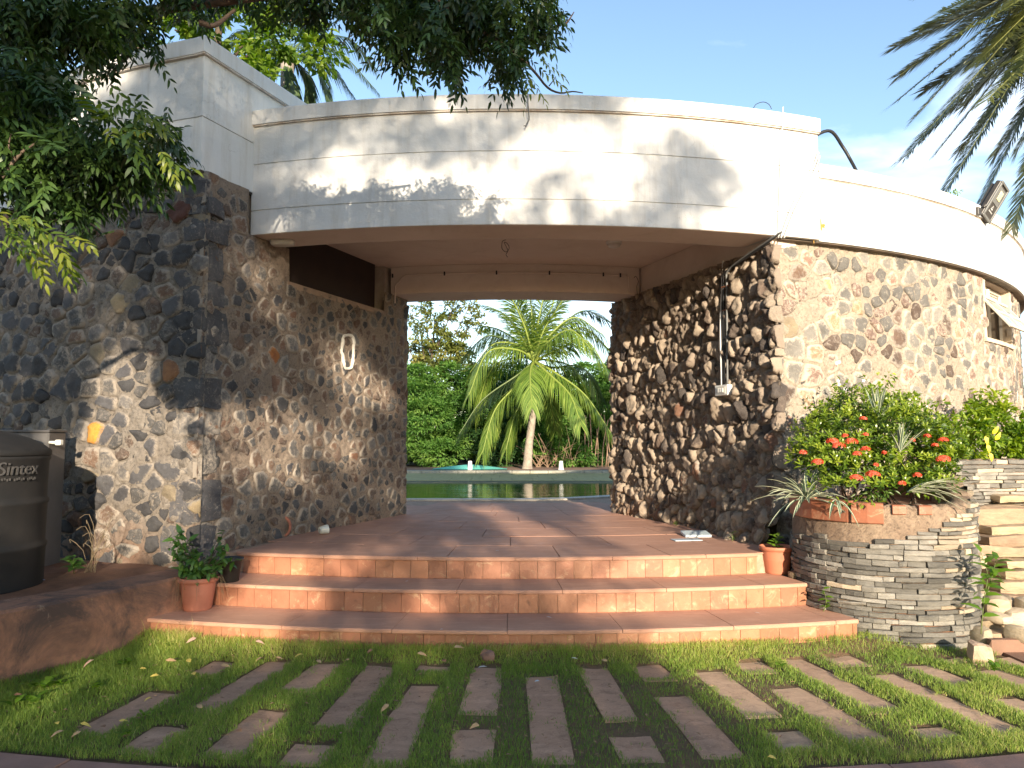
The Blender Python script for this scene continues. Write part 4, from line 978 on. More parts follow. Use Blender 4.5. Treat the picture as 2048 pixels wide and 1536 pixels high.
hx = np.array([-sin(rad(SUN_AZ)), cos(rad(SUN_AZ))]); px_ = np.array([cos(rad(SUN_AZ)), sin(rad(SUN_AZ))]); cE, sE = cos(rad(SUN_EL)), sin(rad(SUN_EL))
def ab(p): return p[0] * px_[0] + p[1] * px_[1], p[2] * cE + (p[0] * hx[0] + p[1] * hx[1]) * sE
def from_ab(a, b, s_): return np.stack([a * px_[0] + s_ * hx[0], a * px_[1] + s_ * hx[1], (b - s_ * sE) / cE], 1)
lit = []
def on(x, y, sf):
    if sf == 'F': t_, z_ = onarc(x, y, 9.1); return pol(9.1, t_, z_)
    if sf == 'L': t_, z_ = onarc(x, y, 9.7); return pol(9.7, t_, z_)
    if sf == 'P': Y_, z_ = onplane(PL, x, y); return np.array([PL(Y_), Y_, z_])
    return atz(x, y, sf)
for (x, y, sf, r) in [(250, 780, 'L', 70), (300, 850, 'L', 95), (210, 930, 'L', 90), (300, 960, 'L', 110), (370, 900, 'L', 60), (230, 1040, 'L', 80), (330, 1050, 'L', 55), (350, 790, 'L', 40),
                      (225, 140, 'L', 26), (205, 110, 'L', 16), (250, 165, 'L', 12), (165, 190, 'L', 14), (160, 240, 'L', 16),
                      (955, 385, 'F', 36), (965, 430, 'F', 24), (830, 360, 'F', 26), (800, 330, 'F', 12), (665, 310, 'F', 14), (635, 360, 'F', 12), (690, 405, 'F', 20), (810, 430, 'F', 18), (1060, 320, 'F', 18), (1030, 400, 'F', 16), (1180, 300, 'F', 24), (1230, 370, 'F', 24), (1140, 260, 'F', 14),
                      (1340, 215, 'F', 36), (1400, 235, 'F', 36), (1290, 240, 'F', 22), (1465, 290, 'F', 30), (1480, 420, 'F', 28), (1430, 445, 'F', 16), (890, 215, 'F', 18), (715, 260, 'F', 8), (560, 440, 'F', 10), (1120, 420, 'F', 16),
                      (570, 850, 'P', 36), (560, 930, 'P', 36), (700, 760, 'P', 40), (760, 790, 'P', 30), (600, 960, 'P', 18), (520, 560, 'P', 20), (540, 620, 'P', 16), (690, 900, 'P', 30), (470, 700, 'P', 14),
                      (540, 1130, -.09, 34), (600, 1125, -.09, 20), (480, 1205, -.27, 26), (520, 1215, -.27, 20), (690, 1135, -.09, 10), (620, 1205, -.27, 12), (870, 1210, -.27, 14), (1000, 1140, -.09, 16), (1120, 1200, -.27, 18), (1230, 1215, -.27, 26), (1240, 1130, -.09, 24),
                      (360, 1270, -.5, 24), (540, 1275, -.5, 26), (430, 1280, -.5, 14), (800, 1290, -.5, 18), (640, 1345, -.5, 16), (120, 1370, -.5, 26), (60, 1400, -.5, 20), (540, 1440, -.5, 18), (1060, 1060, 0, 50), (980, 1020, 0, 30), (760, 1090, 0, 12), (900, 1085, 0, 12)]:
    p = on(x, y, sf); a_, b_ = ab(p); lit.append((a_, b_, r * hypot(p[0], p[1]) / 1500 * .95))
lit = np.array(lit)
BB = [-2, -.5, .05, .29, .40, .67, 1.2, 1.9, 2.4, 4.2, 4.7, 5.2, 5.7, 6.6]; BA = [5.0, 4.6, 3.6, 3.0, 2.15, 1.95, 2.2, 2.3, 3.15, 3.2, 3.45, 3.70, 3.3, 2.2]
def blocked(a, b, mar=0.0):
    ok = a < np.interp(b, BB, BA) - mar
    for (la, lb_, lr) in lit: ok &= np.hypot(a - la, b - lb_) > lr + mar
    return ok
# ---- neem tree: hanging foliage in the upper left of the picture
G_NEEM = leaf_mat('neem_leaf_green', [(.018, .042, .010), (.032, .070, .015), (.065, .12, .022)], .45, .2)
nm = empty('neem_tree', (-5.2, 1.0, GZ), 'neem tree overhanging from the upper left with dark drooping serrated leaves', 'tree')
put('trunk', *tube(curve_pts([(-5.2, 1.0, GZ - .1), (-5.1, 1.1, 1), (-5.3, 1.4, 2.6), (-4.9, 1.8, 4.4)], 16), [.3, .25, .22, .2, .19, .18, .17, .16, .15, .14, .13, .13, .12, .12, .12, .12][:len(curve_pts([(0, 0, 0), (0, 0, 1), (0, 0, 2), (0, 0, 3)], 16))], 12), BARK, nm, True)
nb = [(20, 20, 4.2, 100, 60), (120, 60, 4.0, 90, 60), (230, 30, 4.3, 90, 55), (340, -10, 4.4, 80, 36), (430, -15, 4.6, 80, 34), (540, -10, 4.6, 90, 38), (640, -8, 4.5, 75, 40), (720, 20, 4.3, 60, 45), (780, 85, 4.2, 45, 50), (830, 60, 4.4, 60, 60),
      (880, 100, 4.2, 45, 50), (930, 70, 4.5, 60, 60), (900, 140, 4.2, 25, 30), (985, 60, 4.4, 60, 60), (1050, 50, 4.4, 50, 50), (1090, 60, 4.4, 30, 45), (1020, 130, 4.3, 40, 45), (1095, 20, 4.5, 30, 40), (1010, 165, 4.3, 25, 20), (150, 85, 4.0, 80, 36),
      (600, 5, 4.4, 40, 30), (800, 130, 4.2, 30, 22), (750, 10, 4.6, 90, 40), (950, 10, 4.6, 110, 40), (850, 20, 4.5, 100, 50), (40, 105, 4.0, 80, 60), (250, 75, 4.2, 25, 18),
      (20, 200, 3.8, 90, 70), (70, 260, 3.7, 90, 70), (30, 340, 3.6, 90, 70), (90, 180, 3.8, 35, 50), (130, 205, 3.9, 14, 36), (110, 330, 3.7, 75, 50), (190, 345, 3.6, 60, 40), (250, 340, 3.7, 60, 40), (310, 330, 3.7, 38, 40), (200, 305, 3.7, 40, 12),
      (70, 410, 3.6, 80, 45), (150, 400, 3.7, 50, 40), (240, 385, 3.8, 40, 20), (215, 255, 3.7, 26, 14), (275, 245, 3.7, 12, 22), (145, 440, 3.6, 25, 40), (340, 305, 3.7, 20, 28)]
P, D, L_ = [], [], []
for (x, y, Y, rx, ry) in nb:
    k = Y / 1500; n = int(max(12, rx * ry / 52)); d = unit(n) * (rng.random(n) ** .45)[:, None]; c = at(x, y, Y) + np.array([0, 0, .07])
    P.append(c + d * np.array([rx * k, .32 + .1 * rng.random(), ry * k])); D.append(np.stack([rng.normal(0.1, .75, n), rng.normal(0, .6, n), rng.normal(-.42, .42, n)], 1)); L_.append(rng.uniform(.16, .27, n))
P = np.vstack(P); D = np.vstack(D); n = len(P); L_ = np.concatenate(L_)
v, f, a = compound(P - D / np.linalg.norm(D, axis=1, keepdims=True) * .1, D, np.array([0, 0, 1.]) + unit(n) * .5, L_, 6, .068, .021, 60, .28)
put('crown', v, f, G_NEEM, nm, attrs={'v': a})
# upper crown above the picture: shades the white box and the roof edge
k_ = 4200; X1 = rng.uniform(-8, .6, k_); Y1 = rng.uniform(-1, 6.0, k_); Z1 = EYE + .66 * np.maximum(Y1, .5) + rng.uniform(.45, 2.1, k_); P1 = np.stack([X1, Y1, Z1], 1)
aa_, bb_ = ab(P1.T); ok = blocked(aa_, bb_, .10) & ((bb_ > 5.85) | (aa_ < -1.6)); P1 = P1[ok]; k_ = len(P1)
v, f, a = compound(P1, unit(k_) * [1, 1, .4] - [0, 0, .3], np.array([0, 0, 1.]) + unit(k_) * .4, rng.uniform(.2, .3, k_), 6, .075, .027, 60, .25, True); put('upper_crown', v, f, G_NEEM, nm, attrs={'v': a})
# lower sprays, the sunlight on them put into a yellow green leaf colour
P, D, L_ = [], [], []
for (x, y, Y, rx, ry, n) in ((40, 470, 3.3, 55, 28, 8), (95, 475, 3.3, 50, 22, 6), (20, 440, 3.3, 45, 30, 4), (330, 310, 3.5, 18, 25, 4), (225, 262, 3.5, 22, 14, 5), (270, 238, 3.5, 14, 18, 4), (1060, 120, 4.2, 30, 40, 6)):
    k = Y / 1500; d = unit(n) * .8; P.append(at(x, y, Y) + d * np.array([rx * k, .1, ry * k])); D.append(np.stack([rng.normal(.6, .4, n), rng.normal(0, .4, n), rng.normal(-.3, .3, n)], 1)); L_.append(rng.uniform(.14, .2, n))
P = np.vstack(P); D = np.vstack(D); n = len(P)
v, f, a = compound(P, D, np.array([0, -.6, .8]) + unit(n) * .3, np.concatenate(L_), 5, .062, .018, 55, .25)
put('sunlit_sprays', v, f, leaf_mat('sunlit_neem_green', [(.06, .11, .018), (.12, .17, .022), (.22, .25, .035)], .4, .45), nm, attrs={'v': a})
TW = simple('thin_neem_twig', (.17, .115, .08), (.10, .07, .05), 15, .8)
tws = [([(860, -10, 4.4), (905, 25, 4.4), (960, 60, 4.4), (1030, 105, 4.4), (1070, 145, 4.35), (1095, 175, 4.3), (1120, 186, 4.3), (1145, 183, 4.3), (1166, 186, 4.3)], .013, .003), ([(1098, 172, 4.3), (1106, 162, 4.3), (1112, 153, 4.3)], .004, .002),
       ([(1128, 52, 4.4), (1138, 40, 4.4), (1148, 24, 4.4)], .008, .003), ([(850, -10, 4.4), (850, 80, 4.4), (842, 120, 4.4), (850, 150, 4.4), (875, 160, 4.4)], .002, .001), ([(0, 360, 3.4), (30, 320, 3.4), (50, 300, 3.4), (75, 285, 3.4)], .011, .005), ([(30, 318, 3.4), (18, 295, 3.4), (22, 268, 3.4)], .006, .003),
       ([(-60, 60, 4.4), (120, 30, 4.4), (330, 18, 4.6), (560, -10, 4.6), (860, -40, 4.6)], .04, .015), ([(-80, 300, 3.9), (60, 300, 3.8), (180, 310, 3.7), (290, 300, 3.7)], .02, .004), ([(400, 45, 4.5), (430, 50, 4.5), (470, 20, 4.6)], .02, .01), ([(880, -20, 4.5), (950, 15, 4.5), (990, 12, 4.5)], .012, .004)]
for pts, r0, r1 in tws:
    c = curve_pts([at(*q) for q in pts], 24); put('branch', *tube(c, np.linspace(r0, r1, len(c)), 6), TW, nm, True)
twig_mesh([([(-4.9, 1.8, 4.4), (-4.0, 3.0, 4.2), at(-60, 60, 4.4)], .12, .04, 8)]).build('branch', BARK, nm, True)
twig_mesh([([(-5.2, 1.3, 2.4), (-3.6, 2.8, 2.5), at(-80, 300, 3.9)], .10, .02, 8)]).build('branch', BARK, nm, True)

# ---- shade tree behind the viewpoint: its gaps let the evening sun through in patches
K = 5200
ca = rng.uniform(-9.5, 4.4, K); cb = rng.uniform(-1.0, 6.8, K); cs = rng.uniform(-13.5, -6.5, K)
ok = blocked(ca, cb, .12); ca, cb, cs = ca[ok], cb[ok], cs[ok]; K = len(ca)
n = K * 34; j = rng.integers(0, K, n); o = unit(n) * (rng.random(n) ** .5)[:, None] * .36
a_ = ca[j] + o[:, 0]; b_ = cb[j] + o[:, 1]; s_ = cs[j] + o[:, 2]; ok = blocked(a_, b_, .02); a_, b_, s_ = a_[ok], b_[ok], s_[ok]
P = from_ab(a_, b_, s_); n = len(P); ok = P[:, 2] > .6; P = P[ok]; n = len(P)
st = empty('shade_tree', (-2.5, -10, GZ), 'large broadleaf shade tree standing behind the viewpoint', 'tree')
v, f, a = leafmesh(P, unit(n) - np.array([0, 0, .3]), unit(n) + np.array([0, 0, .5]), .13 * rng.uniform(.7, 1.2, n), .06, .2, True)
put('crown', v, f, G_NEEM, st, attrs={'v': a})
twig_mesh([([(-2.5, -10, GZ), (-2.4, -10, 2), (-2.6, -10, 5)], .32, .15, 10)]).build('trunk', BARK, st, True)
for q in ((-6, -9, 5), (1.5, -9.5, 4.5), (-1, -11, 6.5), (-4, -7.5, 6), (3.5, -9, 3.5)): twig_mesh([([(-2.5, -10, 1.8), ((q[0] - 2.5) / 2, (q[1] - 10) / 2, q[2] * .6 + .8), q], .12, .03, 7)]).build('branch', BARK, st, True)
#@@GARDEN
# ================================================================== PLANTER WITH SLATE CLADDING
pl_pts = curve_pts([(2.62, 7.05), (2.42, 6.55), (2.43, 6.15), (2.62, 5.84), (2.93, 5.70), (3.26, 5.69), (3.54, 5.82), (3.72, 6.10), (3.86, 6.50), (4.02, 6.88), (4.38, 7.10), (4.9, 7.18), (5.6, 7.2), (6.6, 7.3)], 150)[:, :2]
wpp = WPath(pl_pts)
def uXY(x, y): return wpp.s[np.argmin(np.hypot(wpp.P[:, 0] - x, wpp.P[:, 1] - y))]
u_c = [uXY(*q) for q in ((2.62, 7.05), (2.43, 6.15), (2.62, 5.84), (2.93, 5.70), (3.1, 5.69), (3.26, 5.69), (3.54, 5.82), (3.72, 6.10), (3.86, 6.50), (4.02, 6.88), (4.9, 7.18), (6.6, 7.3))]
SLT = [.16, .20, .24, .25, .30, .38, .48, .53, .70, .79, .80, .80]
BDT = [.44, .47, .48, .49, .49, .49, .50, .53, .70, .79, .80, .80]
def slate_top(u): return np.interp(u, u_c, SLT)
def body_top(u): return np.interp(u, u_c, BDT)
MORT_P = mortar_mat('planter_mortar', (.42, .31, .215), (.28, .19, .13), DIRT, -.3, .2)
def slate_mat(name, c1, c2):
    m, t, b = _mat(name); b.inputs['Roughness'].default_value = .75
    col = mixc(t, mrange(t, noise(t, 7, 8, .7, .3, stretch(t, (1, 1, 3))), .35, .65), c1, c2)
    hs = _n(t, 'ShaderNodeHueSaturation'); t.links.new(col, hs.inputs['Color']); t.links.new(mrange(t, rnd(t), 0, 1, .68, 1.35), hs.inputs['Value'])
    col = mixc(t, mrange(t, noise(t, 26, 8, .75), .62, .75, 0, .5), hs.outputs[0], (.38, .33, .27))
    t.links.new(col, b.inputs['Base Color']); p = bump(t, b, noise(t, 18, 8, .7, .3, stretch(t, (1, 1, 3.5))), .7, .02); bump(t, b, noise(t, 90, 6, .7), .5, .005, p); return m
SL1 = slate_mat('dark_slate', (.15, .14, .12), (.085, .08, .07)); SL2 = slate_mat('grey_slate', (.26, .24, .205), (.16, .15, .13)); SL3 = slate_mat('tan_slate', (.44, .36, .26), (.32, .26, .19))
ptr = empty('slate_planter', (3.1, 5.9, GZ), 'curved raised planter clad in thin stacked grey slate strips beside the steps', 'planter')
prof_n = len(wpp.P)
vv = []; 
for i in range(prof_n):
    u = np.array([wpp.s[i]]); zt = float(body_top(u)[0]) - .004 + .012 * sin(i * 1.7)
    for h, z in ((-.012, GZ - .1), (-.012, zt - .02), (-.035, zt), (-.17, zt - .005), (-.18, .2)): vv.append(wpp.pos(u, np.array([z]), h)[0])
ff = [[i * 5 + k, (i + 1) * 5 + k, (i + 1) * 5 + k + 1, i * 5 + k + 1] for i in range(prof_n - 1) for k in range(4)]
vv = np.array(vv); vv += np.stack([fbm(vv, 9, 3, 1), fbm(vv, 9, 3, 2), fbm(vv, 9, 3, 3) * .5], 1) * .012
put('mortar_body', vv, ff, MORT_P, ptr, True, attrs={'edge': np.full(len(vv), 1.)})
cnt = 0; restS = MB(); z = GZ - .03; pieces = []
rs = np.random.default_rng(77)
while z < .80:
    hgt = rs.uniform(.028, .05); u = rs.uniform(-.1, 0)
    while u < wpp.L - .02:
        ln = rs.choice([rs.uniform(.06, .13), rs.uniform(.12, .22), rs.uniform(.2, .32)], p=[.3, .45, .25]); u0, u1 = max(u, .0), min(u + ln, wpp.L); u += ln
        if u1 - u0 < .03 or z + hgt * .5 > slate_top(np.array([(u0 + u1) / 2]))[0] + rs.uniform(-.03, .02): continue
        pr2 = rs.uniform(.004, .030); g = .0028; z0_, z1_ = z + .0018 + rs.uniform(-.003, .003), z + hgt - .0018 + rs.uniform(-.003, .003); tl_ = rs.normal(0, .004)
        K_ = 3; us = np.linspace(u0 + g, u1 - g, K_); V_ = []
        for k_, uu in enumerate(us):
            e = .005 if k_ in (0, K_ - 1) else 0
            for h, zz in ((-.03, z0_), (pr2 - .006 - e, z0_), (pr2 - e, z0_ + .005), (pr2 + tl_ - e, z1_ - .005), (pr2 - .006 + tl_ - e, z1_), (-.03, z1_)):
                V_.append(wpp.pos(np.array([uu]), np.array([zz + (tl_ * .6) * (k_ - 1)]), h + rs.normal(0, .0018))[0])
        F_ = [[a * 6 + b, (a + 1) * 6 + b, (a + 1) * 6 + b + 1, a * 6 + b + 1] for a in range(K_ - 1) for b in range(5)] + [[5, 4, 3, 2, 1, 0], [(K_ - 1) * 6 + b for b in range(6)]]
        um = (u0 + u1) / 2; tanp = .05 + .5 * max(0, (z - .05) / .6) * (um > u_c[4]) + .12 * (um > u_c[5])
        if um > u_c[8]: tanp = .15
        mi_ = rs.choice(3, p=[(1 - tanp) * .55, (1 - tanp) * .45, tanp]); pos_ = wpp.pos(np.array([um]), np.array([z]), 0)[0]
        vis = (um < u_c[7] + .1) or (um > u_c[8]); pieces.append(((0 if um < u_c[7] + .15 and um > .25 else (1 if vis and pos_[0] < .72 * pos_[1] else 2)) - (u1 - u0), V_, F_, mi_))
    z += hgt
pieces.sort(key=lambda q: q[0])
for k_, (_, V_, F_, mi_) in enumerate(pieces):
    if k_ < 300: put('slate', V_, F_, (SL1, SL2, SL3)[mi_], ptr)
    else: restS.add(V_, F_, mi_)
restS.build('smaller_slates', [SL1, SL2, SL3], ptr, kind='stuff')
BRICK = tile_mat('terracotta_brick', (.40, .15, .08), (.30, .105, .055))
for (xa, xb, dz) in ((1558, 1606, .005), (1609, 1646, 0), (1649, 1698, .006), (1702, 1768, 0), (1782, 1812, -.03), (1835, 1862, -.035)):
    pa, pb3 = atz(xa, 1022, .42), atz(xb, 1022, .42); ua, ub = [wpp.s[np.argmin([abs((q[0] / q[1]) - (p_[0] / p_[1])) + (0 if q[1] < 6.6 else 9) for q in wpp.P])] for p_ in (pa, pb3)]
    big = dz > -.02; zz0, zz1 = (.345, .50 + dz) if big else (.42, .49)
    V_ = []
    for uu in (ua, (ua + ub) / 2, ub):
        for h, z_ in ((-.12, zz0), (.006, zz0), (.012, zz0 + .006), (.012, zz1 - .008), (.004, zz1), (-.12, zz1)): V_.append(wpp.pos(np.array([uu]), np.array([z_]), h)[0])
    F_ = [[a * 6 + b, (a + 1) * 6 + b, (a + 1) * 6 + b + 1, a * 6 + b + 1] for a in range(2) for b in range(5)] + [[5, 4, 3, 2, 1, 0], [12 + b for b in range(6)]]
    put('brick', V_, F_, BRICK, ptr)
bedp = [tuple(wpp.P[i] - wpp.N[i] * .10) for i in range(0, prof_n, 4) if wpp.s[i] < u_c[8]] + [(3.9, 7.9), (2.75, 7.15)]
put('planting_soil', *prism(bedp[::-1] if False else bedp, .2, .43), SOIL, ptr)
put('upper_soil', *prism([(3.80, 6.55), (3.98, 6.95), (4.36, 7.2), (4.9, 7.28), (6.6, 7.4), (6.8, 9.6), (4.0, 7.98), (3.7, 7.7)], .3, .72), SOIL, ptr)

SAND1 = slate_mat('yellow_sandstone', (.42, .32, .20), (.30, .22, .135)); SAND2 = slate_mat('brown_sandstone', (.34, .24, .155), (.24, .165, .105))
cas = empty('stone_slab_cascade', (4.3, 6.2, GZ), 'stepped stack of rough yellow sandstone slabs right of the slate planter', 'rock steps')
slabs = [(991, 1006, 1990, 7.02), (1011, 1027, 1994, 6.93), (1030, 1049, 1956, 6.86), (1050, 1071, 1972, 6.72), (1069, 1094, 1968, 6.62), (1094, 1117, 1955, 6.56), (1120, 1137, 2002, 6.42), (1139, 1158, 1998, 6.34), (1160, 1188, 1990, 6.26), (1192, 1216, 1996, 6.16), (1244, 1268, 1966, 5.78), (1266, 1292, 1976, 5.66)]
for i, (ya, yb, xl, Y_) in enumerate(slabs):
    a_ = at(xl, ya, Y_); b_ = at(xl, yb, Y_); h = a_[2] - b_[2]; W_ = 1.15 if i < 10 else (.42 if i == 10 else .75)
    v, f = rough_block((a_[0] + W_ / 2, Y_ + .30, (a_[2] + b_[2]) / 2), (W_, .6, h * .88), rotz(random.uniform(-.12, .08), random.uniform(-.02, .02)), (14, 5, 3), .022, i, 0, 7)
    put('slab', v, f, SAND1 if i in (0, 1, 3, 6, 10, 7) else SAND2, cas)
put('rubble_backing', *rough_block((4.9, 7.0, -.08), (1.5, .25, .9), None, (8, 3, 6), .03, 90), SAND2, cas)
CREAM = slate_mat('cream_boulder', (.46, .38, .27), (.36, .28, .19))
for i, (x, y, Y_, rx, ry) in enumerate(((1994, 1218, 5.95, 26, 28), (2012, 1208, 6.05, 18, 18), (2030, 1236, 5.85, 26, 20), (1998, 1238, 5.8, 22, 10), (2036, 1268, 5.6, 14, 18), (1958, 1268, 5.72, 13, 18), (1970, 1275, 5.75, 8, 12), (1964, 1196, 6.1, 18, 16), (1958, 1118, 6.2, 12, 18), (2055, 1215, 5.9, 22, 20))):
    k = Y_ / 1500; v, f = rough_block(at(x, y, Y_), (2 * rx * k, .2, 2 * ry * k), rotz(random.uniform(-.6, .6)), (5, 5, 5), .02, i + 40, .75, 7)
    o_ = put('boulder', v, f, CREAM, None, True, label=['large cream boulder at the foot of the slab cascade', 'rounded boulder wedged behind the largest cream boulder', 'cream boulder at the right frame edge below the slabs', 'flat cream stone under the largest boulder', 'cream stone standing beside the lowest slab at right', 'white stone against the foot of the slate planter', 'small tan stone beside the white stone at the planter foot', 'tan stone behind the leafy weed beside the planter', 'brown stone high beside the planter wall', 'cream boulder beyond the right edge of the slabs'][i], cat='boulder', group='boulders at the slab cascade')
basin = empty('water_basin', (4.0, 5.2, GZ), 'brown rendered basin edge below the slab cascade at the right', 'basin')
BAS_M = simple('brown_render', (.24, .135, .09), (.17, .095, .062), 3, .8, .3, 30); PEB = simple('tan_render', (.50, .37, .26), (.38, .26, .18), 9, .9, .6, 40)
put('back_wall', *rough_block((4.05, 5.58, GZ - .04), (1.2, .06, .24), None, (10, 2, 3), .006, 5), BAS_M, basin)
pq = atz(1972, 1322, GZ); put('pillar', *rough_block((pq[0], pq[1] + .05, GZ + .03), (.15, .12, .16), rotz(-.2), (5, 5, 5), .03, 6, .25), PEB, basin)
put('basin_rim', *rough_block((4.0, 4.98, GZ - .05), (1.1, .10, .10), rotz(-.28), (10, 2, 2), .006, 7), BAS_M, basin)
put('basin_floor', *box((4.1, 5.3, GZ - .02), (1.1, .55, .02)), BAS_M, basin)

# ================================================================== PLANTS AT THE PLANTER
G_IX = leaf_mat('glossy_shrub_green', [(.07, .14, .016), (.18, .27, .028), (.33, .40, .045)], .28, .35)
G_LIME = leaf_mat('lime_climber_green', [(.08, .16, .014), (.18, .28, .024), (.32, .40, .04)], .4, .45)
def rosettes(blobs, per, leaf, width, nl=9, tilt=.9):
    P, D, N, V, LL = [], [], [], [], []
    for c, r in blobs:
        c = np.array(c); r = np.array(r); k = int(per * (r[0] * r[1] * r[2]) ** (2 / 3)); d = unit(k); d[:, 2] = np.abs(d[:, 2]) * .9 - .25; d[:, 1] -= .35; d /= np.linalg.norm(d, axis=1, keepdims=True)
        q = c + d * r * rng.uniform(.70, 1.08, k)[:, None]; ax = d * .7 + np.array([0, -.1, .75]) + unit(k) * .35; ax /= np.linalg.norm(ax, axis=1, keepdims=True); vb = np.clip(rng.normal(.5, .22, k), 0, 1)
        for i in range(nl):
            a = 2.4 * i; u_ = np.cross(ax, [0.3, .9, .1]); u_ /= np.linalg.norm(u_, axis=1, keepdims=True); w_ = np.cross(ax, u_)
            o = u_ * cos(a) + w_ * sin(a); t = i / nl; P.append(q - ax * (.055 * t)); D.append(ax * (1.15 - tilt * t) + o * (.5 + .6 * t)); N.append(ax - o * .5); V.append(np.clip(vb + .22 - .35 * t + rng.normal(0, .07, k), 0, 1)); LL.append(leaf * (.55 + .6 * t) * rng.uniform(.8, 1.2, k))
    LL = np.concatenate(LL)
    return leafmesh(np.vstack(P), np.vstack(D), np.vstack(N), LL, LL * (width / leaf), .12, False, np.concatenate(V))
ixb = [B(1700, 900, 6.2, 105, 85, 60), B(1650, 910, 6.15, 70, 70, 60), B(1790, 900, 6.15, 110, 95, 60), B(1870, 890, 6.25, 62, 70, 50), B(1720, 830, 6.5, 100, 62, 60), B(1780, 820, 6.6, 70, 45, 60), B(1630, 860, 6.4, 45, 40, 40), B(1740, 960, 6.0, 120, 45, 45), B(1850, 950, 6.1, 70, 50, 40), B(1900, 900, 6.35, 34, 50, 30)]
ix = empty('flowering_shrub', (3.05, 6.3, .43), 'dense glossy green shrub with red orange flower clusters in the slate planter', 'shrub')
v, f, a = rosettes(ixb, 1500, .058, .022); put('foliage', v, f, G_IX, ix, attrs={'v': a})
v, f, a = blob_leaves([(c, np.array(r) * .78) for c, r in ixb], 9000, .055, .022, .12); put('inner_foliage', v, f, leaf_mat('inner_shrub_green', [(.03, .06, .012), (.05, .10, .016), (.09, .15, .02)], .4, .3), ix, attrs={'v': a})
for i in range(16):
    b_ = ixb[i % len(ixb)]; e = np.array(b_[0]) + unit(1)[0] * .1; s_ = np.array([3.0 + random.uniform(-.25, .35), 6.25 + random.uniform(-.1, .2), .42]); twig_mesh([([s_, (s_ + e) / 2 + (0, 0, .05), e], .009, .004, 5)]).build('stem', BARK, ix, True)
RED = leaf_mat('red_orange_petal', [(.50, .045, .02), (.72, .10, .045), (.80, .22, .12)], .5, .3)
for (x, y, r, Y_) in ((1664, 883, 12, 5.66), (1678, 893, 13, 5.64), (1702, 884, 13, 5.68), (1731, 899, 9, 5.68), (1635, 925, 12, 5.72), (1745, 950, 15, 5.5), (1712, 957, 13, 5.55), (1886, 919, 14, 5.75), (1854, 873, 7, 5.9), (1886, 881, 10, 5.9), (1870, 891, 6, 5.85), (1726, 838, 7, 6.0), (1714, 908, 8, 5.7), (1768, 906, 5, 5.66), (1834, 951, 8, 5.62), (1804, 967, 7, 5.55), (1606, 905, 7, 5.95), (1690, 872, 6, 5.75), (1730, 870, 6, 5.8), (1825, 880, 4, 5.75), (1752, 930, 4, 5.5)):
    c = at(x, y, Y_ + .04); R_ = r * Y_ / 1500; k = 14 + r * 3; d = unit(k); d[:, 1] = -np.abs(d[:, 1]); d[:, 2] = np.abs(d[:, 2]) * .8 - .1; q = c + d * R_ * np.array([1, .7, .75]); PP, DD, NN = [], [], []
    for j_ in range(4):
        u_ = np.cross(d, unit(1)[0]); u_ /= np.linalg.norm(u_, axis=1, keepdims=True); w_ = np.cross(d, u_); a_ = j_ * pi / 2; PP.append(q); DD.append(u_ * cos(a_) + w_ * sin(a_) + d * .35); NN.append(d)
    v, f, a = leafmesh(np.vstack(PP), np.vstack(DD), np.vstack(NN), .014, .009, .1, True); put('flower_cluster', v, f, RED, ix, attrs={'v': a})
# straggling climber with pale flowers on the wall behind
cb_ = [B(1700, 800, 7.0, 28, 30, 20), B(1770, 790, 7.1, 26, 30, 20), B(1830, 810, 7.1, 50, 30, 20), B(1680, 775, 7.2, 9, 10, 8), B(1770, 755, 7.3, 14, 14, 10), B(1740, 765, 7.2, 12, 9, 8), B(1660, 820, 6.9, 22, 20, 14), B(1870, 830, 7.1, 40, 25, 20), B(1620, 815, 6.8, 8, 7, 8)]
climb = bush('climbing_plant', 'loose lime green climber with tiny white flowers against the sunlit wall above the red flowers', cb_, G_LIME, 8000, .05, .03, 'plant', None, 6, (3.3, 6.9, .42), cl=.07, sr=.006)
WHT = simple('white_petal', (.80, .80, .84), rough=.5)
for (x, y) in ((1676, 762), (1678, 769), (1690, 778), (1672, 803), (1684, 812), (1726, 828), (1785, 805), (1727, 761), (1673, 726), (1678, 724)):
    c = at(x, y, 6.85); k = 5; a_ = np.arange(5) * 2 * pi / 5; D = np.stack([np.cos(a_), a_ * 0 - .3, np.sin(a_)], 1); v, f, a = leafmesh(np.tile(c, (5, 1)), D, np.tile([0, -1., 0], (5, 1)), .019, .013, .1, True); put('flower', v, f, WHT, climb)
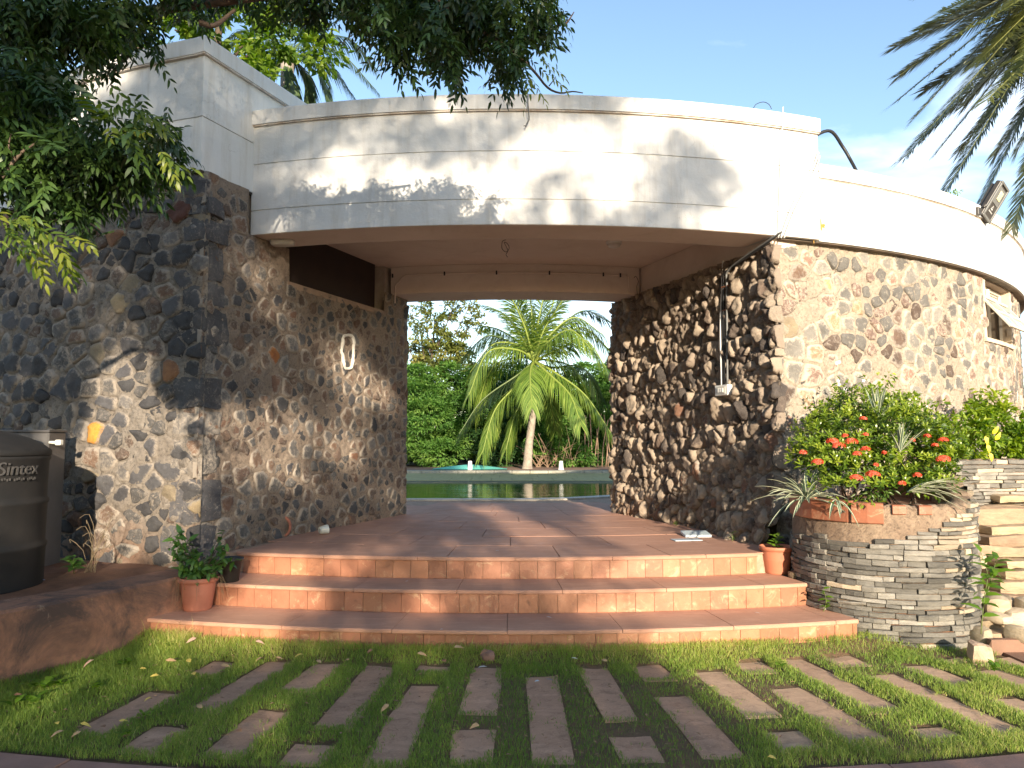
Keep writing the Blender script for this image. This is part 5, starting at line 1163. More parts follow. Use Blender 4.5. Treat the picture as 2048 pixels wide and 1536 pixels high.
# strap leaved variegated plants
G_STRAP = simple('grey_green_strap', (.10, .15, .10), (.06, .10, .065), 9, .4); G_EDGE = simple('cream_leaf_margin', (.52, .54, .38), (.42, .46, .30), 9, .45)
def strap_plant(name, label, c, n, L, W, up=.6, fan=(0, 2 * pi), grp='variegated strap leaved plants', droop=.6, side=1.0, lean=(0, 0, 0)):
    m = MB()
    for i in range(n):
        a = random.uniform(*fan); e = random.uniform(.15, 1.25) * up; d = np.array([cos(a) * side, sin(a), 0]) * cos(e) + np.array([0, 0, sin(e)]) + np.array(lean); d /= np.linalg.norm(d); l = L * random.uniform(.6, 1.1); w_ = W * random.uniform(.8, 1.1)
        X = np.cross(d, (0, 0, 1)); X /= np.linalg.norm(X) + 1e-6; rows_ = []; S_ = 7; dr = droop * random.uniform(.5, 1.3)
        for k in range(S_):
            t = k / (S_ - 1); p = np.array(c) + d * l * t - np.array([0, 0, 1]) * dr * l * t * t * .8; ww = w_ * (.6 + .6 * t) * (1 - t ** 3) / 2 + .0006
            rows_.append([p - X * ww + (0, 0, ww * .5), p - X * ww * .62 + (0, 0, ww * .2), p, p + X * ww * .62 + (0, 0, ww * .2), p + X * ww + (0, 0, ww * .5)])
        v = np.array(rows_).reshape(-1, 3)
        for k in range(S_ - 1):
            for j_ in range(4): m.add(v[[k * 5 + j_, k * 5 + j_ + 1, (k + 1) * 5 + j_ + 1, (k + 1) * 5 + j_]], [[0, 1, 2, 3]], 1 if j_ in (0, 3) else 0)
    return m.build(name, [G_STRAP, G_EDGE], None, True, label=label, cat='plant', group=grp)
strap_plant('strap_leaf_plant', 'shaded variegated strap leaf plant spilling over the left end of the planter bricks', at(1612, 1000, 6.05), 46, .46, .030, 1.0, lean=(-.15, -.2, 0))
strap_plant('strap_leaf_plant', 'variegated strap leaf plant leaning right over the sunny right rim of the planter', at(1815, 985, 5.85), 26, .52, .030, .7, (-.9, .9), lean=(.5, -.3, .05))
strap_plant('strap_leaf_plant', 'pale strap leaves poking up in the middle of the flowering shrub', at(1800, 905, 5.75), 16, .28, .022, 1.2, droop=.15, lean=(0, -.2, .9))
strap_plant('strap_leaf_plant', 'pale upright strap leaves above the top of the flowering shrub', at(1755, 838, 6.2), 18, .30, .024, 1.2, droop=.12, lean=(0, -.1, .9))
strap_plant('strap_leaf_plant', 'single drooping variegated leaves hanging over the terracotta bricks', at(1672, 1002, 5.72), 5, .2, .025, .4, (-2.4, -.6), droop=1.1)
v, f, a = blob_leaves([B(1672, 1000, 5.75, 16, 12, 10), B(1740, 1003, 5.65, 22, 10, 10), B(1850, 985, 5.8, 22, 14, 12)], 5200, .055, .022, .06)
put('ground_cover', v, f, G_LIME, None, attrs={'v': a}, label='small lime green leaves growing over the planter bricks', cat='ground cover', kind='stuff')
# right rear shrub
rb_ = [B(1970, 870, 7.6, 60, 45, 40), B(2030, 880, 7.6, 50, 35, 40), B(1985, 820, 7.7, 32, 30, 25), B(2005, 845, 7.7, 40, 30, 25), B(2080, 880, 7.7, 60, 40, 40), B(1975, 795, 7.8, 10, 16, 8), B(1935, 850, 7.5, 26, 34, 20), B(1940, 900, 7.4, 30, 22, 20)]
rs_ = bush('trailing_shrub', 'bright lime green trailing shrub filling the rear slate wall top at the right edge', rb_, G_LIME, 14000, .075, .032, 'shrub', None, 8, (4.9, 7.6, .72), cl=.10, sr=.01)
YEL = simple('yellow_leaf', (.75, .60, .03), (.65, .45, .03), 6, .5)
for (x, y) in ((1970, 872), (1974, 888), (1990, 880), (1979, 905), (1985, 868)):
    v, f, a = leafmesh([at(x, y, 7.1)], [[.15, -.2, -.8 if x < 1980 else .3]], [[0, -1, .2]], .09, .045, .2); put('yellow_leaf', v, f, YEL, rs_, True)
# weed in front of the slab cascade
G_WEED = leaf_mat('bright_weed_green', [(.06, .14, .012), (.11, .22, .02), (.17, .30, .03)], .4, .5)
def weed(name, label, base, stem, n, leaf, width, mat=None, cat='weed', spread=1., r=.004, grp=None):
    root = empty(name, tuple(base), label, cat, grp); c = curve_pts(stem, 20)
    put('stem', *tube(c, np.linspace(r, r * .4, len(c)), 5), leaf_stem, root, True)
    t = np.linspace(.2, 1, n); idx = (t * (len(c) - 1)).astype(int); P = c[idx]; a = np.arange(n) * 2.4; D = np.stack([np.cos(a) * spread, np.sin(a) * spread * .8 - .2, .35 + 0 * a + rng.normal(0, .2, n)], 1)
    v, f, aa = leafmesh(P, D, np.array([0, -.3, 1.]) + unit(n) * .2, leaf * rng.uniform(.7, 1.15, n), width, .3); put('foliage', v, f, mat or G_WEED, root, attrs={'v': aa}); return root
leaf_stem = simple('green_stem', (.14, .18, .05), (.10, .13, .04), 9, .6)
b_ = at(1962, 1268, 5.55)
weed('leafy_weed', 'leafy weed with broad bright green leaves between planter and slabs', b_, [b_, at(1968, 1200, 5.5), at(1975, 1150, 5.48), at(1962, 1105, 5.5)], 20, .14, .052)
weed('leafy_weed', 'second leafy shoot right of the taller weed beside the slabs', at(1970, 1190, 5.52), [at(1972, 1190, 5.52), at(1985, 1150, 5.5), at(1992, 1120, 5.5)], 12, .13, .048)
weed('step_weed', 'small green weed growing where the second step meets the slate planter', (2.44, 6.0, -.36), [(2.44, 6.0, -.37), (2.45, 5.96, -.28), (2.43, 5.95, -.18)], 9, .07, .035)
weed('wall_weed', 'tiny weed at the foot of the rough right passage wall', atz(1465, 1082, 0), [atz(1465, 1082, 0), atz(1465, 1082, 0) + (0, 0, .08)], 14, .045, .012)
weed('wall_weed', 'tiny weed beside the white plates at the rough wall foot', atz(1352, 1052, 0), [atz(1352, 1052, 0), atz(1352, 1052, 0) + (0, 0, .05)], 9, .04, .012)
# ================================================================== POTS
TERRA = simple('terracotta_plastic', (.50, .175, .095), (.42, .15, .085), 5, .6, .15, 30); TERRA2 = simple('faded_terracotta', (.40, .15, .095), (.34, .13, .085), 5, .7, .15, 30)
def pot(name, label, c, R, H, mat):
    root = empty(name, tuple(c), label, 'flower pot', 'terracotta pots on the steps'); k = R
    body = [(.001, .0), (k * .66, 0), (k * .69, .01), (k * .86, H * .80), (k * .88, H * .84)]; v, f = lathe(body, 36, c); put('pot_body', v, f, mat, root, True)
    rim = [(k * .88, H * .84), (k * .96, H * .86), (k * 1.0, H * .92), (k * 1.0, H * .985), (k * .98, H), (k * .93, H), (k * .90, H * .97), (k * .86, H * .8), (k * .80, H * .5)]; v, f = lathe(rim, 36, c); put('rim', v, f, mat, root, True)
    v, f = lathe([(k * .86, H * .80), (k * .5, H * .82), (.001, H * .83)], 24, c); put('potting_soil', v, f, SOIL, root, True); return root
pc = atz(1554, 1146, -.18) ; pc[2] = -.18
pot('flower_pot', 'bright terracotta pot with a seedling on the right end of the second step', pc, .148, .235, TERRA)
q = pc + (.0, -.0, .19); weed('seedling', 'small green seedling growing in the right terracotta pot', q, [q, q + (.0, -.01, .07), q + (.015, -.01, .14)], 13, .085, .034, None, 'seedling')
pc2 = atz(395, 1218, -.36); pc2[2] = -.36
pot('flower_pot', 'faded terracotta pot with a leafy plant on the left end of the lowest step', pc2, .155, .255, TERRA2)
G_POT = leaf_mat('potted_leaf_green', [(.035, .09, .02), (.06, .14, .028), (.10, .20, .04)], .35, .35)
pp = empty('potted_plant', tuple(pc2 + (0, 0, .21)), 'bushy green plant with rounded leaves growing in the left terracotta pot', 'plant')
P, D, N, LL = [], [], [], []
for (x, y, dy, nl) in ((355, 1075, .0, 34), (345, 1100, .1, 26), (380, 1110, -.1, 34), (400, 1130, -.05, 34), (425, 1120, .1, 28), (445, 1085, .05, 12), (450, 1110, 0, 18), (470, 1115, .1, 14), (365, 1135, -.1, 24), (410, 1150, 0, 26), (385, 1150, -.1, 24), (430, 1140, -.1, 20), (340, 1075, .1, 14), (375, 1085, 0, 20), (450, 1060, .1, 6)):
    tip = at(x, y, pc2[1] + dy); b0 = pc2 + (random.uniform(-.03, .03), random.uniform(-.03, .03), .2); c = curve_pts([b0, (b0 + tip) / 2 + (0, 0, .03), tip], 12)
    put('stem', *tube(c, np.linspace(.006, .002, len(c)), 5), BARK, pp, True); k = nl; t = rng.uniform(.55, 1.05, k); q = b0 + (tip - b0) * t[:, None] + unit(k) * .028
    P.append(q); D.append(unit(k) * .8 + (0, -.1, .1)); N.append(unit(k) * .4 + (0, -.3, .8)); LL.append(rng.uniform(.05, .10, k))
LL = np.concatenate(LL); v, f, a = leafmesh(np.vstack(P), np.vstack(D), np.vstack(N), LL, LL * .48, .25); put('foliage', v, f, G_POT, pp, attrs={'v': a})
DG = simple('dry_grass_blade', (.20, .15, .09), (.13, .10, .06), 9, .9)
m = MB()
for i in range(40): a_ = random.uniform(0, 6.28); s_ = pc2 + (cos(a_) * .13, sin(a_) * .13, .22); m.add(*tube(curve_pts([s_, s_ + (cos(a_) * .05, sin(a_) * .05, .03), s_ + (cos(a_) * random.uniform(.05, .12), sin(a_) * .07, -random.uniform(.03, .16))], 6), .0012, 3))
m.build('dry_roots', DG, pp, kind='stuff')
BLK = simple('black_plastic', (.02, .02, .022), (.035, .033, .03), 5, .5, .1, 30)
c_ = atz(450, 1150, -.18); c_ = np.array([-2.33, 6.28, -.18]); nb_ = empty('black_nursery_pot', tuple(c_), 'small black plastic nursery pot half hidden behind the left potted plant', 'flower pot')
v, f = lathe([(.001, 0), (.075, 0), (.10, .17), (.112, .172), (.112, .19), (.10, .19), (.095, .16)], 24, c_); put('pot_body', v, f, BLK, nb_, True)
# ================================================================== WATER TANKS
TANK = simple('dusty_black_tank', (.008, .0075, .0075), (.020, .017, .015), 3.5, .72, .12, 20, lo=.4, hi=.75)
TC = np.array([-4.16, 5.72, -.13])
tk_ = empty('water_tank', tuple(TC), 'large ribbed black cylindrical water tank at the left edge in front of the stone wall', 'water tank')
R_ = .57; pf = [(.001, 0), (R_ * .955, 0), (R_ * .965, .01)]
for z0_ in (.0, .335, .67): pf += [(R_ * .965, z0_ + .02), (R_ * .975, z0_ + .28), (R_ * .992, z0_ + .295), (R_ * .992, z0_ + .315), (R_ * .968, z0_ + .33)]
pf += [(R_ * .985, .985), (R_ * 1.0, 1.0), (R_ * 1.0, 1.03), (R_ * .97, 1.045), (R_ * .90, 1.075), (R_ * .72, 1.13), (R_ * .5, 1.17), (.2, 1.185), (.2, 1.24), (.22, 1.25), (.22, 1.28), (.001, 1.29)]
v, f = lathe(pf, 72, TC); put('tank_body', v, f, TANK, tk_, True)
def text_curve(name, body, size, mat, parent, M, extrude=.001, font_shear=0):
    cu = bpy.data.curves.new(name, 'FONT'); cu.body = body; cu.size = size; cu.extrude = extrude; cu.align_x = 'CENTER'; cu.shear = font_shear
    o = bpy.data.objects.new(name, cu); COL.objects.link(o); dg = bpy.context.evaluated_depsgraph_get(); me = bpy.data.meshes.new_from_object(o.evaluated_get(dg)); bpy.data.objects.remove(o)
    n = len(me.vertices); co = np.empty(n * 3); me.vertices.foreach_get('co', co); co = M(co.reshape(-1, 3)); me.vertices.foreach_set('co', co.astype(np.float32).ravel()); me.materials.clear(); me.materials.append(mat); me.update()
    return link(name, me, parent)
LET = simple('raised_grey_lettering', (.075, .07, .066), (.035, .033, .032), 30, .6)
a_dir = atan2(-TC[1] - .0 + 0, -TC[0]);
th0 = atan2(at(48, 938, 5.5)[1] - TC[1] - .12, at(48, 938, 5.5)[0] - TC[0] + .0)
best = None
for t_ in np.linspace(-pi, pi, 721):
    q = TC[:2] + R_ * np.array([cos(t_), sin(t_)])
    if np.dot(q, [cos(t_), sin(t_)]) < 0:
        e = abs(q[0] / q[1] - (46 - 1024) / 1500)
        if best is None or e < best[0]: best = (e, t_, q)
th0 = best[1]; zz = EYE + (880 - 946) / 1500 * best[2][1] + .02
def wrapT(zc): return lambda co: np.stack([TC[0] + (R_ * .99 + co[:, 2] * 1.0) * np.cos(th0 + co[:, 0] / R_), TC[1] + (R_ * .99 + co[:, 2]) * np.sin(th0 + co[:, 0] / R_), zc + co[:, 1]], 1)
text_curve('lettering', 'Sintex', .135, LET, tk_, wrapT(zz - .03), .006, .15)
m = MB(); wf = wrapT(zz - .075)
for k in range(17):
    if k in (5, 11): continue
    x0 = -.15 + k * .018; b8 = np.array([[x0 + a * .011, b * .018 + .004 * (k % 3), c * .004] for a, b, c in ((0, 0, 0), (1, 0, 0), (1, 1, 0), (0, 1, 0), (0, 0, 1), (1, 0, 1), (1, 1, 1), (0, 1, 1))]); m.add(wf(b8), [[0, 3, 2, 1], [4, 5, 6, 7], [0, 1, 5, 4], [1, 2, 6, 5], [2, 3, 7, 6], [3, 0, 4, 7]])
m.build('worn_small_print', LET, tk_, kind='stuff')
GBOX = simple('grey_tank_plastic', (.075, .072, .070), (.11, .10, .095), 3, .6, .1, 20)
bt = at(68, 884, 6.62); box_t = empty('square_cistern', (bt[0], bt[1], -.13), 'plain grey square cistern standing between the black tank and the wall', 'water tank')
bx1 = at(101, 884, 6.62); zt_ = at(101, 864, 6.62)[2]
put('cistern_body', *bbox((bx1[0] - .28, 6.72, (zt_ - .13) / 2), (.56, .26, zt_ + .13), b=.012), GBOX, box_t)
put('cistern_lip', *bbox((bx1[0] - .28, 6.72, zt_ + .008), (.575, .275, .02), b=.006), GBOX, box_t)
VAL = simple('white_pipe_fitting', (.74, .71, .62), rough=.5); pv = at(108, 885, 6.6); put('outlet_pipe', *tube([pv + (-.04, 0, 0), pv + (.03, 0, 0)], .014, 12), VAL, box_t, True); put('outlet_cap', *bbox(pv + (.045, 0, 0), (.05, .048, .048), b=.006), VAL, box_t)
b_ = (-3.62, 6.3, -.12); weed('tank_weed', 'low dark green weed beside the foot of the black tank', b_, [b_, (-3.6, 6.25, -.05), (-3.58, 6.22, .03)], 16, .11, .055, G_POT)
m = MB()
for i in range(14): s_ = np.array([-3.52 + random.uniform(-.05, .05), 6.35, -.13]); e = s_ + (random.uniform(-.15, .2), random.uniform(-.1, .1), random.uniform(.2, .5)); m.add(*tube(curve_pts([s_, (s_ + e) / 2 + (.03, 0, .05), e, e + (random.uniform(-.08, .08), 0, -.03)], 8), .0022, 4))
m.build('dry_weed', DG, None, label='dry branching weed stalks against the wall beside the tank', cat='weed')
# ================================================================== FITTINGS
GREYP = simple('grey_lamp_housing', (.16, .165, .16), (.12, .12, .115), 9, .5); WHITEP = simple('white_plastic', (.76, .75, .71), (.68, .67, .63), 7, .45); DARKC = simple('black_cable', (.015, .015, .017), (.03, .03, .03), 9, .5)
FROST = simple('frosted_diffuser', (.62, .60, .54), (.55, .52, .46), 9, .35)
q = at(565, 484, 7.36); bl_ = empty('bulkhead_light', tuple(q), 'oval grey bulkhead light under the left end of the canopy beam', 'light'); Rr = rotz(atan2(1, .383))
def oval(c, a, b, h, n=28, k=4):
    v = []; 
    for i in range(k + 1):
        t = i / k; s_ = cos(t * pi / 2 * .9); 
        for j_ in range(n): th = 2 * pi * j_ / n; e = 4; cx = abs(cos(th)) ** (2 / e) * (1 if cos(th) > 0 else -1); sy = abs(sin(th)) ** (2 / e) * (1 if sin(th) > 0 else -1); v.append((c[0] + a * cx * (.75 + .25 * s_), c[1] + b * sy * (.75 + .25 * s_), c[2] - h * sin(t * pi / 2)))
    f = [[i * n + j_, i * n + (j_ + 1) % n, (i + 1) * n + (j_ + 1) % n, (i + 1) * n + j_] for i in range(k) for j_ in range(n)] + [[k * n + j_ for j_ in range(n)], list(range(n))[::-1]]
    return np.array(v), f
v, f = oval(q + (0, 0, .055), .135, .075, .045); put('housing', v, f, GREYP, bl_, True); v, f = oval(q + (0, 0, .012), .12, .065, .05); put('diffuser', v, f, FROST, bl_, True)
q = np.array([*atz(1228, 488, 3.2)[:2], 3.227]); ce = empty('ceiling_light', tuple(q), 'small round white ceiling light at the right of the passage ceiling', 'light'); v, f = lathe([(.09, 0), (.09, -.02), (.08, -.03)], 24, q); put('base', v, f, WHITEP, ce, True); v, f = lathe([(.075, -.03), (.07, -.055), (.04, -.07), (.001, -.073)], 24, q); put('diffuser', v, f, FROST, ce, True)
q = np.array([*atz(1012, 484, 3.2)[:2], 3.226]); c = curve_pts([q, q + (-.04, 0, -.02), q + (-.045, 0, -.10), q + (.0, 0, -.14), q + (.035, 0, -.10), q + (.02, 0, -.05), q + (-.02, 0, -.03), q + (.02, 0, -.12), q + (.0, 0, -.17), q + (.02, 0, -.2)], 50)
put('loose_wire', *tube(c, .0035, 6), DARKC, None, True, label='loose dark wire loop dangling from the passage ceiling', cat='wire')
# conduit on the rear beam
cdt = empty('ceiling_conduit', (0, 9.4, 3.1), 'thin cream conduit clipped along the rear beam of the passage', 'conduit'); Rc = 6.455
tA, tB = -13.8, 14.8; zc_ = 3.19
c = [pol(Rc, t, 3.11) for t in np.linspace(tA + .4, tB - 1.4, 30)]; c[0] = pol(Rc, tA + .2, 2.98); put('pipe', *tube(np.array([pol(Rc, tA + .2, 2.75)] + c), .009, 8), CEIL, cdt, True)
put('pipe', *tube(np.array([pol(Rc, tB - 1.4, 3.11), pol(Rc, tB - 1.2, 3.09), pol(Rc, tB - 1.2, 2.9)]), .009, 8), CEIL, cdt, True)
for x in (786, 889, 993, 1099, 1206, 1240):
    r_ = ray(x, 541); t_ = min(np.linspace(-15, 15, 601), key=lambda t: abs(pol(Rc, t)[0] / pol(Rc, t)[1] - r_[0] / r_[1])); put('clip', *bbox(pol(Rc + .012, t_, 3.11), (.02, .02, .05), b=.003), DARKC, cdt)
q = pol(6.47, tB - .6, 3.08); put('loose_wire', *tube(curve_pts([q, q + (.02, -.02, .02), q + (.05, -.03, -.05), q + (.03, -.03, -.12), q + (.04, -.02, -.25)], 20), .004, 5), DARKC, None, True, label='short dark wire tail hanging at the right end of the rear beam', cat='wire')
# switch box and vertical conduits on the right passage wall
def RPt(Y, z, h): n_ = np.array([-.942, -.337]); return np.array([PR(Y) + n_[0] * h, Y + n_[1] * h, z])
sb = RPt(7.90, 1.50, .10); ax_ = atan2(1, -.358); Rb = rotz(ax_)
sw_ = empty('switch_box', tuple(sb), 'white electrical switch box at the bottom of the conduits on the rough wall', 'switch box')
put('box_body', *bbox(sb, (.22, .09, .11), Rb, .006), WHITEP, sw_); nr = np.array([-.942, -.337, 0]); tr_ = np.array([.337, -.942, 0])
put('face_plate', *bbox(sb + nr * .047, (.15, .006, .075), Rb, .002), FROST, sw_)
for k in range(3): put('switch', *bbox(sb + nr * .053 + tr_ * (-.035 + k * .035), (.024, .008, .045), Rb, .002), WHITEP, sw_)
vc = empty('wall_conduits', (PR(7.9), 7.9, 2.2), 'bundle of one white and three dark conduits running down to the switch box', 'conduit')
for k, (dy, r, mt) in enumerate(((.045, .010, WHITEP), (.018, .008, DARKC), (-.008, .008, DARKC), (-.05, .011, GREYP))):
    c = curve_pts([RPt(7.90 + dy, 1.55, .10), RPt(7.90 + dy * 1.1, 2.2, .095), RPt(7.90 + dy * 1.2, 2.62, .09), RPt(7.88 + dy, 2.74 + k * .004, .085), RPt(7.6, 2.80 + .012 * k, .08), RPt(7.3, 2.87 + .012 * k, .07), RPt(7.08, 2.97, .04)] if k else [RPt(7.945, 1.55, .10), RPt(7.95, 2.2, .095), RPt(7.96, 2.9, .04)], 60)
    put('pipe', *tube(c, r, 8), mt, vc, True)
SAD = simple('orange_saddle', (.35, .14, .07), (.25, .1, .05), 9, .7)
for z_ in (2.05, 2.35, 2.6): put('saddle_clip', *bbox(RPt(7.87, z_, .088), (.13, .02, .015), Rb, .003), SAD if z_ > 2.1 else GREYP, vc)
# cables up the fascia
def FA(x, y, R=9.112):
    t_, z_ = onarc(x, y, R); return pol(R, t_, z_)
for k, (pts, r, mt, lab) in enumerate(((((1557, 476), (1560, 400), (1563, 300), (1565, 232), (1566, 214)), .006, WHITEP, 'white cable running straight up the right end of the canopy fascia'), (((1562, 476), (1580, 425), (1606, 370), (1628, 330), (1637, 305)), .009, WHITEP, 'left one of two slanting white pipes at the end of the fascia'), (((1568, 476), (1588, 425), (1612, 375), (1632, 335), (1640, 312)), .007, WHITEP, 'right one of two slanting white pipes at the end of the fascia'))):
    c = curve_pts([FA(*q_, 9.125 if y_ > 240 else 9.15) for q_, y_ in [(q__, q__[1]) for q__ in pts]], 24); put('cable', *tube(c, r, 6), mt, None, True, label=lab, cat='cable', group='cables on the canopy fascia')
hs_ = curve_pts([pol(9.0, 19.75, 4.05), at(1660, 262, 7.5), at(1685, 293, 7.6), at(1700, 318, 7.6), at(1713, 342, 7.75)], 24); put('black_hose', *tube(hs_, .017, 8), DARKC, None, True, label='black hose arching down from the high canopy to the low parapet', cat='hose')
c = curve_pts([at(1507, 216, 7.1), at(1513, 208, 7.1), at(1527, 204, 7.12), at(1538, 209, 7.15), at(1543, 218, 7.15)], 20); put('wire_loop', *tube(c, .0035, 5), DARKC, None, True, label='thin wire loop sticking up from the canopy coping', cat='wire')
c = curve_pts([at(1056, 188, 6.75), at(1056, 205, 6.72), at(1057, 222, 6.74), at(1058, 238, 6.76), at(1054, 246, 6.76), at(1051, 254, 6.76)], 24); put('hanging_cable', *tube(c, .006, 6), GREYP, None, True, label='short cut cable hanging over the coping at the middle of the canopy', cat='cable')
c = curve_pts([at(1059, 239, 6.765), at(1053, 250, 6.765), at(1047, 252, 6.765)], 8); put('cable_end', *tube(c, .004, 5), DARKC, None, True, label='frayed dark wire end below the hanging cable on the fascia', cat='wire')
# floodlight
FLD = simple('dark_grey_metal', (.060, .055, .050), (.04, .036, .033), 9, .45); FGL = _mat('lamp_glass'); FGL[2].inputs['Base Color'].default_value = (.28, .27, .22, 1); FGL[2].inputs['Roughness'].default_value = .15; LEDM = simple('yellow_led_chip', (.80, .74, .42), rough=.4)
fc = at(1985, 404, 8.75); fl = empty('floodlight', tuple(fc), 'grey rectangular LED floodlight on a bracket above the right parapet', 'floodlight')
fx = np.array([.50, -.22, -.0]); zax = np.array([.50, -.10, .86]); zax /= np.linalg.norm(zax); nax = np.array([.55, -.80, -.25]); nax -= zax * np.dot(nax, zax); nax /= np.linalg.norm(nax); xax = np.cross(zax, nax); xax = -xax
RF = np.stack([xax, -nax, zax], 1)
def FL(x, y, z): return fc + xax * x + nax * y + zax * z
put('housing', *bbox(FL(0, 0, 0), (.23, .07, .46), RF, .012), FLD, fl)
for k in range(7): put('cooling_fin', *box(FL(-.09 + .03 * k, -.055, 0), (.006, .045, .38), RF), FLD, fl)
for (cx, cz, sx, sz) in ((0, .215, .23, .03), (0, -.215, .23, .03), (.10, 0, .03, .40), (-.10, 0, .03, .40)): put('front_frame', *bbox(FL(cx, .042, cz), (sx, .018, sz), RF, .004), GREYP, fl)
put('reflector', *box(FL(0, .037, .075), (.165, .004, .20), RF), GREYP, fl); put('led_chip', *bbox(FL(-.01, .042, .085), (.075, .006, .11), RF, .002), LEDM, fl); put('lower_plate', *box(FL(0, .037, -.115), (.17, .004, .16), RF), FLD, fl)
WM = simple('white_print', (.70, .70, .68), rough=.6)
tri = np.array([FL(-.025, .0400, -.10), FL(.025, .0400, -.10), FL(0, .0400, -.045), FL(-.012, .0400, -.092), FL(.012, .0400, -.092), FL(0, .0400, -.065)]); put('logo', tri, [[0, 1, 4, 3], [1, 2, 5, 4], [2, 0, 3, 5]], WM, fl)
Mx = lambda co: fc + co[:, :1] * xax + (.0402 + co[:, 2:3]) * nax + (co[:, 1:2] - .135) * zax
m = MB()
for k in range(7): x0 = -.05 + k * .0145; m.add(Mx(np.array([[x0, 0, 0], [x0 + .009, 0, 0], [x0 + .009, .015, 0], [x0, .015, 0]])), [[0, 1, 2, 3]])
m.build('worn_print', WM, fl, kind='stuff')
wb = pol(9.10, atan2(at(1942, 415, 8.7)[0], C0[1] - at(1942, 415, 8.7)[1]) * 180 / pi, 3.66)
put('bracket', *tube([wb, (wb + FL(-.10, -.05, -.06)) / 2 + (0, 0, .01), FL(-.10, -.05, -.06)], .018, 6), FLD, fl); put('bracket_arm', *bbox((wb + FL(-.115, 0, -.02)) / 2, (.20, .03, .035), RF, .004), FLD, fl); put('wall_plate', *bbox(wb, (.09, .03, .09), rotz(rad(38)), .004), FLD, fl)
v, f, a = blob_leaves([B(1901, 384, 8.3, 7, 5, 6), B(1914, 386, 8.3, 7, 5, 6)], 22000, .03, .02, .03); put('parapet_weed', v, f, G_LIME, None, attrs={'v': a}, label='tiny green weed growing on the coping of the right parapet', cat='weed')
# open window in the right wing
WF = simple('cream_window_frame', (.60, .56, .47), (.50, .46, .38), 6, .6); GL, t_g, b_g = _mat('dusty_glass'); b_g.inputs['Base Color'].default_value = (.42, .46, .40, 1); b_g.inputs['Roughness'].default_value = .12; b_g.inputs['Alpha'].default_value = .72
wn = empty('open_window', tuple(pol(8.9, 43.7, 2.25)), 'cream framed window in the right wing with its top hinged sash propped open', 'window')
def bar(a, b, w_, d_=None): 
    a, b = np.array(a), np.array(b); u, v_, d = frame(b - a); M_ = np.stack([u, v_, d], 1); return bbox((a + b) / 2, (w_, d_ or w_, np.linalg.norm(b - a)), M_, .004)
T0, T1 = WT0 + .3, WT1 - .3
for z_ in (WZ0 + .02, 2.745, 2.90): put('frame', *bar(pol(8.84, T0, z_), pol(8.84, T1, z_), .045), WF, wn)
for t_ in (T0, (T0 + T1) / 2 - 0.4, T1): put('frame', *bar(pol(8.84, t_, WZ0 + .04), pol(8.84, t_, 2.9), .045), WF, wn)
for z_ in (2.79, 2.83, 2.87): put('louvre', *bar(pol(8.83, T0 + .3, z_), pol(8.83, T1 - .3, z_), .012, .03), WF, wn)
tm = rad((T0 + T1) / 2); outv = np.array([sin(tm), -cos(tm), 0]); sw = rad(36); dn = outv * sin(sw) - np.array([0, 0, 1]) * cos(sw); Ls = .50
A_, B_ = pol(8.92, T0 - .3, 2.745), pol(8.92, T1 + .3, 2.745)
sash = put('sash', *bar(A_, B_, .04, .035), WF, wn); 
for (p0_, p1_) in ((A_ + dn * Ls, B_ + dn * Ls), (A_ + dn * .02, A_ + dn * Ls), (B_ + dn * .02, B_ + dn * Ls), ((A_ + B_) / 2 + dn * .02, (A_ + B_) / 2 + dn * Ls), (A_ + dn * Ls * .5, B_ + dn * Ls * .5)): put('sash_bar', *bar(p0_, p1_, .032, .028), WF, sash)
for a0, a1 in ((.04, .48), (.52, .96)):
    for b0, b1 in ((.06, .47), (.53, .95)):
        c4 = [A_ + (B_ - A_) * s_ + dn * Ls * t_ for s_, t_ in ((a0, b0), (a1, b0), (a1, b1), (a0, b1))]; nn_ = np.cross(c4[1] - c4[0], c4[3] - c4[0]); nn_ /= np.linalg.norm(nn_)
        v = np.array(c4 + [q_ + nn_ * .004 for q_ in c4]); put('pane', v, [[0, 3, 2, 1], [4, 5, 6, 7], [0, 1, 5, 4], [1, 2, 6, 5], [2, 3, 7, 6], [3, 0, 4, 7]], GL, sash)
CUR = simple('maroon_curtain', (.22, .06, .035), (.16, .04, .025), 5, .9); v = []
for i in range(40):
    t_ = T0 + .8 + 3.2 * i / 39; v += [pol(8.70 + .02 * sin(i * 1.1), t_, WZ0), pol(8.70 + .02 * sin(i * 1.1), t_, 2.9)]
put('curtain', v, [[2 * i, 2 * i + 2, 2 * i + 3, 2 * i + 1] for i in range(39)], CUR, wn, True)
PLW = simple('window_plaster', (.62, .52, .40), (.5, .42, .32), 6, .85, .4, 40)
for t_ in (WT0 - .05, WT1 + .05): put('jamb', *sweep_arc([(8.56, WZ0 - .03), (8.965, WZ0 - .03), (8.965, 2.955), (8.56, 2.955)], t_ - .28, t_ + .28, 2), PLW, wn)
put('window_sill', *sweep_arc([(8.56, WZ0 - .05), (8.985, WZ0 - .05), (8.98, WZ0), (8.56, WZ0 + .01)], WT0 - .3, WT1 + .3, 8), PLW, wn)
put('lintel', *sweep_arc([(8.56, 2.93), (8.95, 2.93), (8.95, 2.951), (8.56, 2.951)], WT0 - .3, WT1 + .3, 8), SILLM, wn)
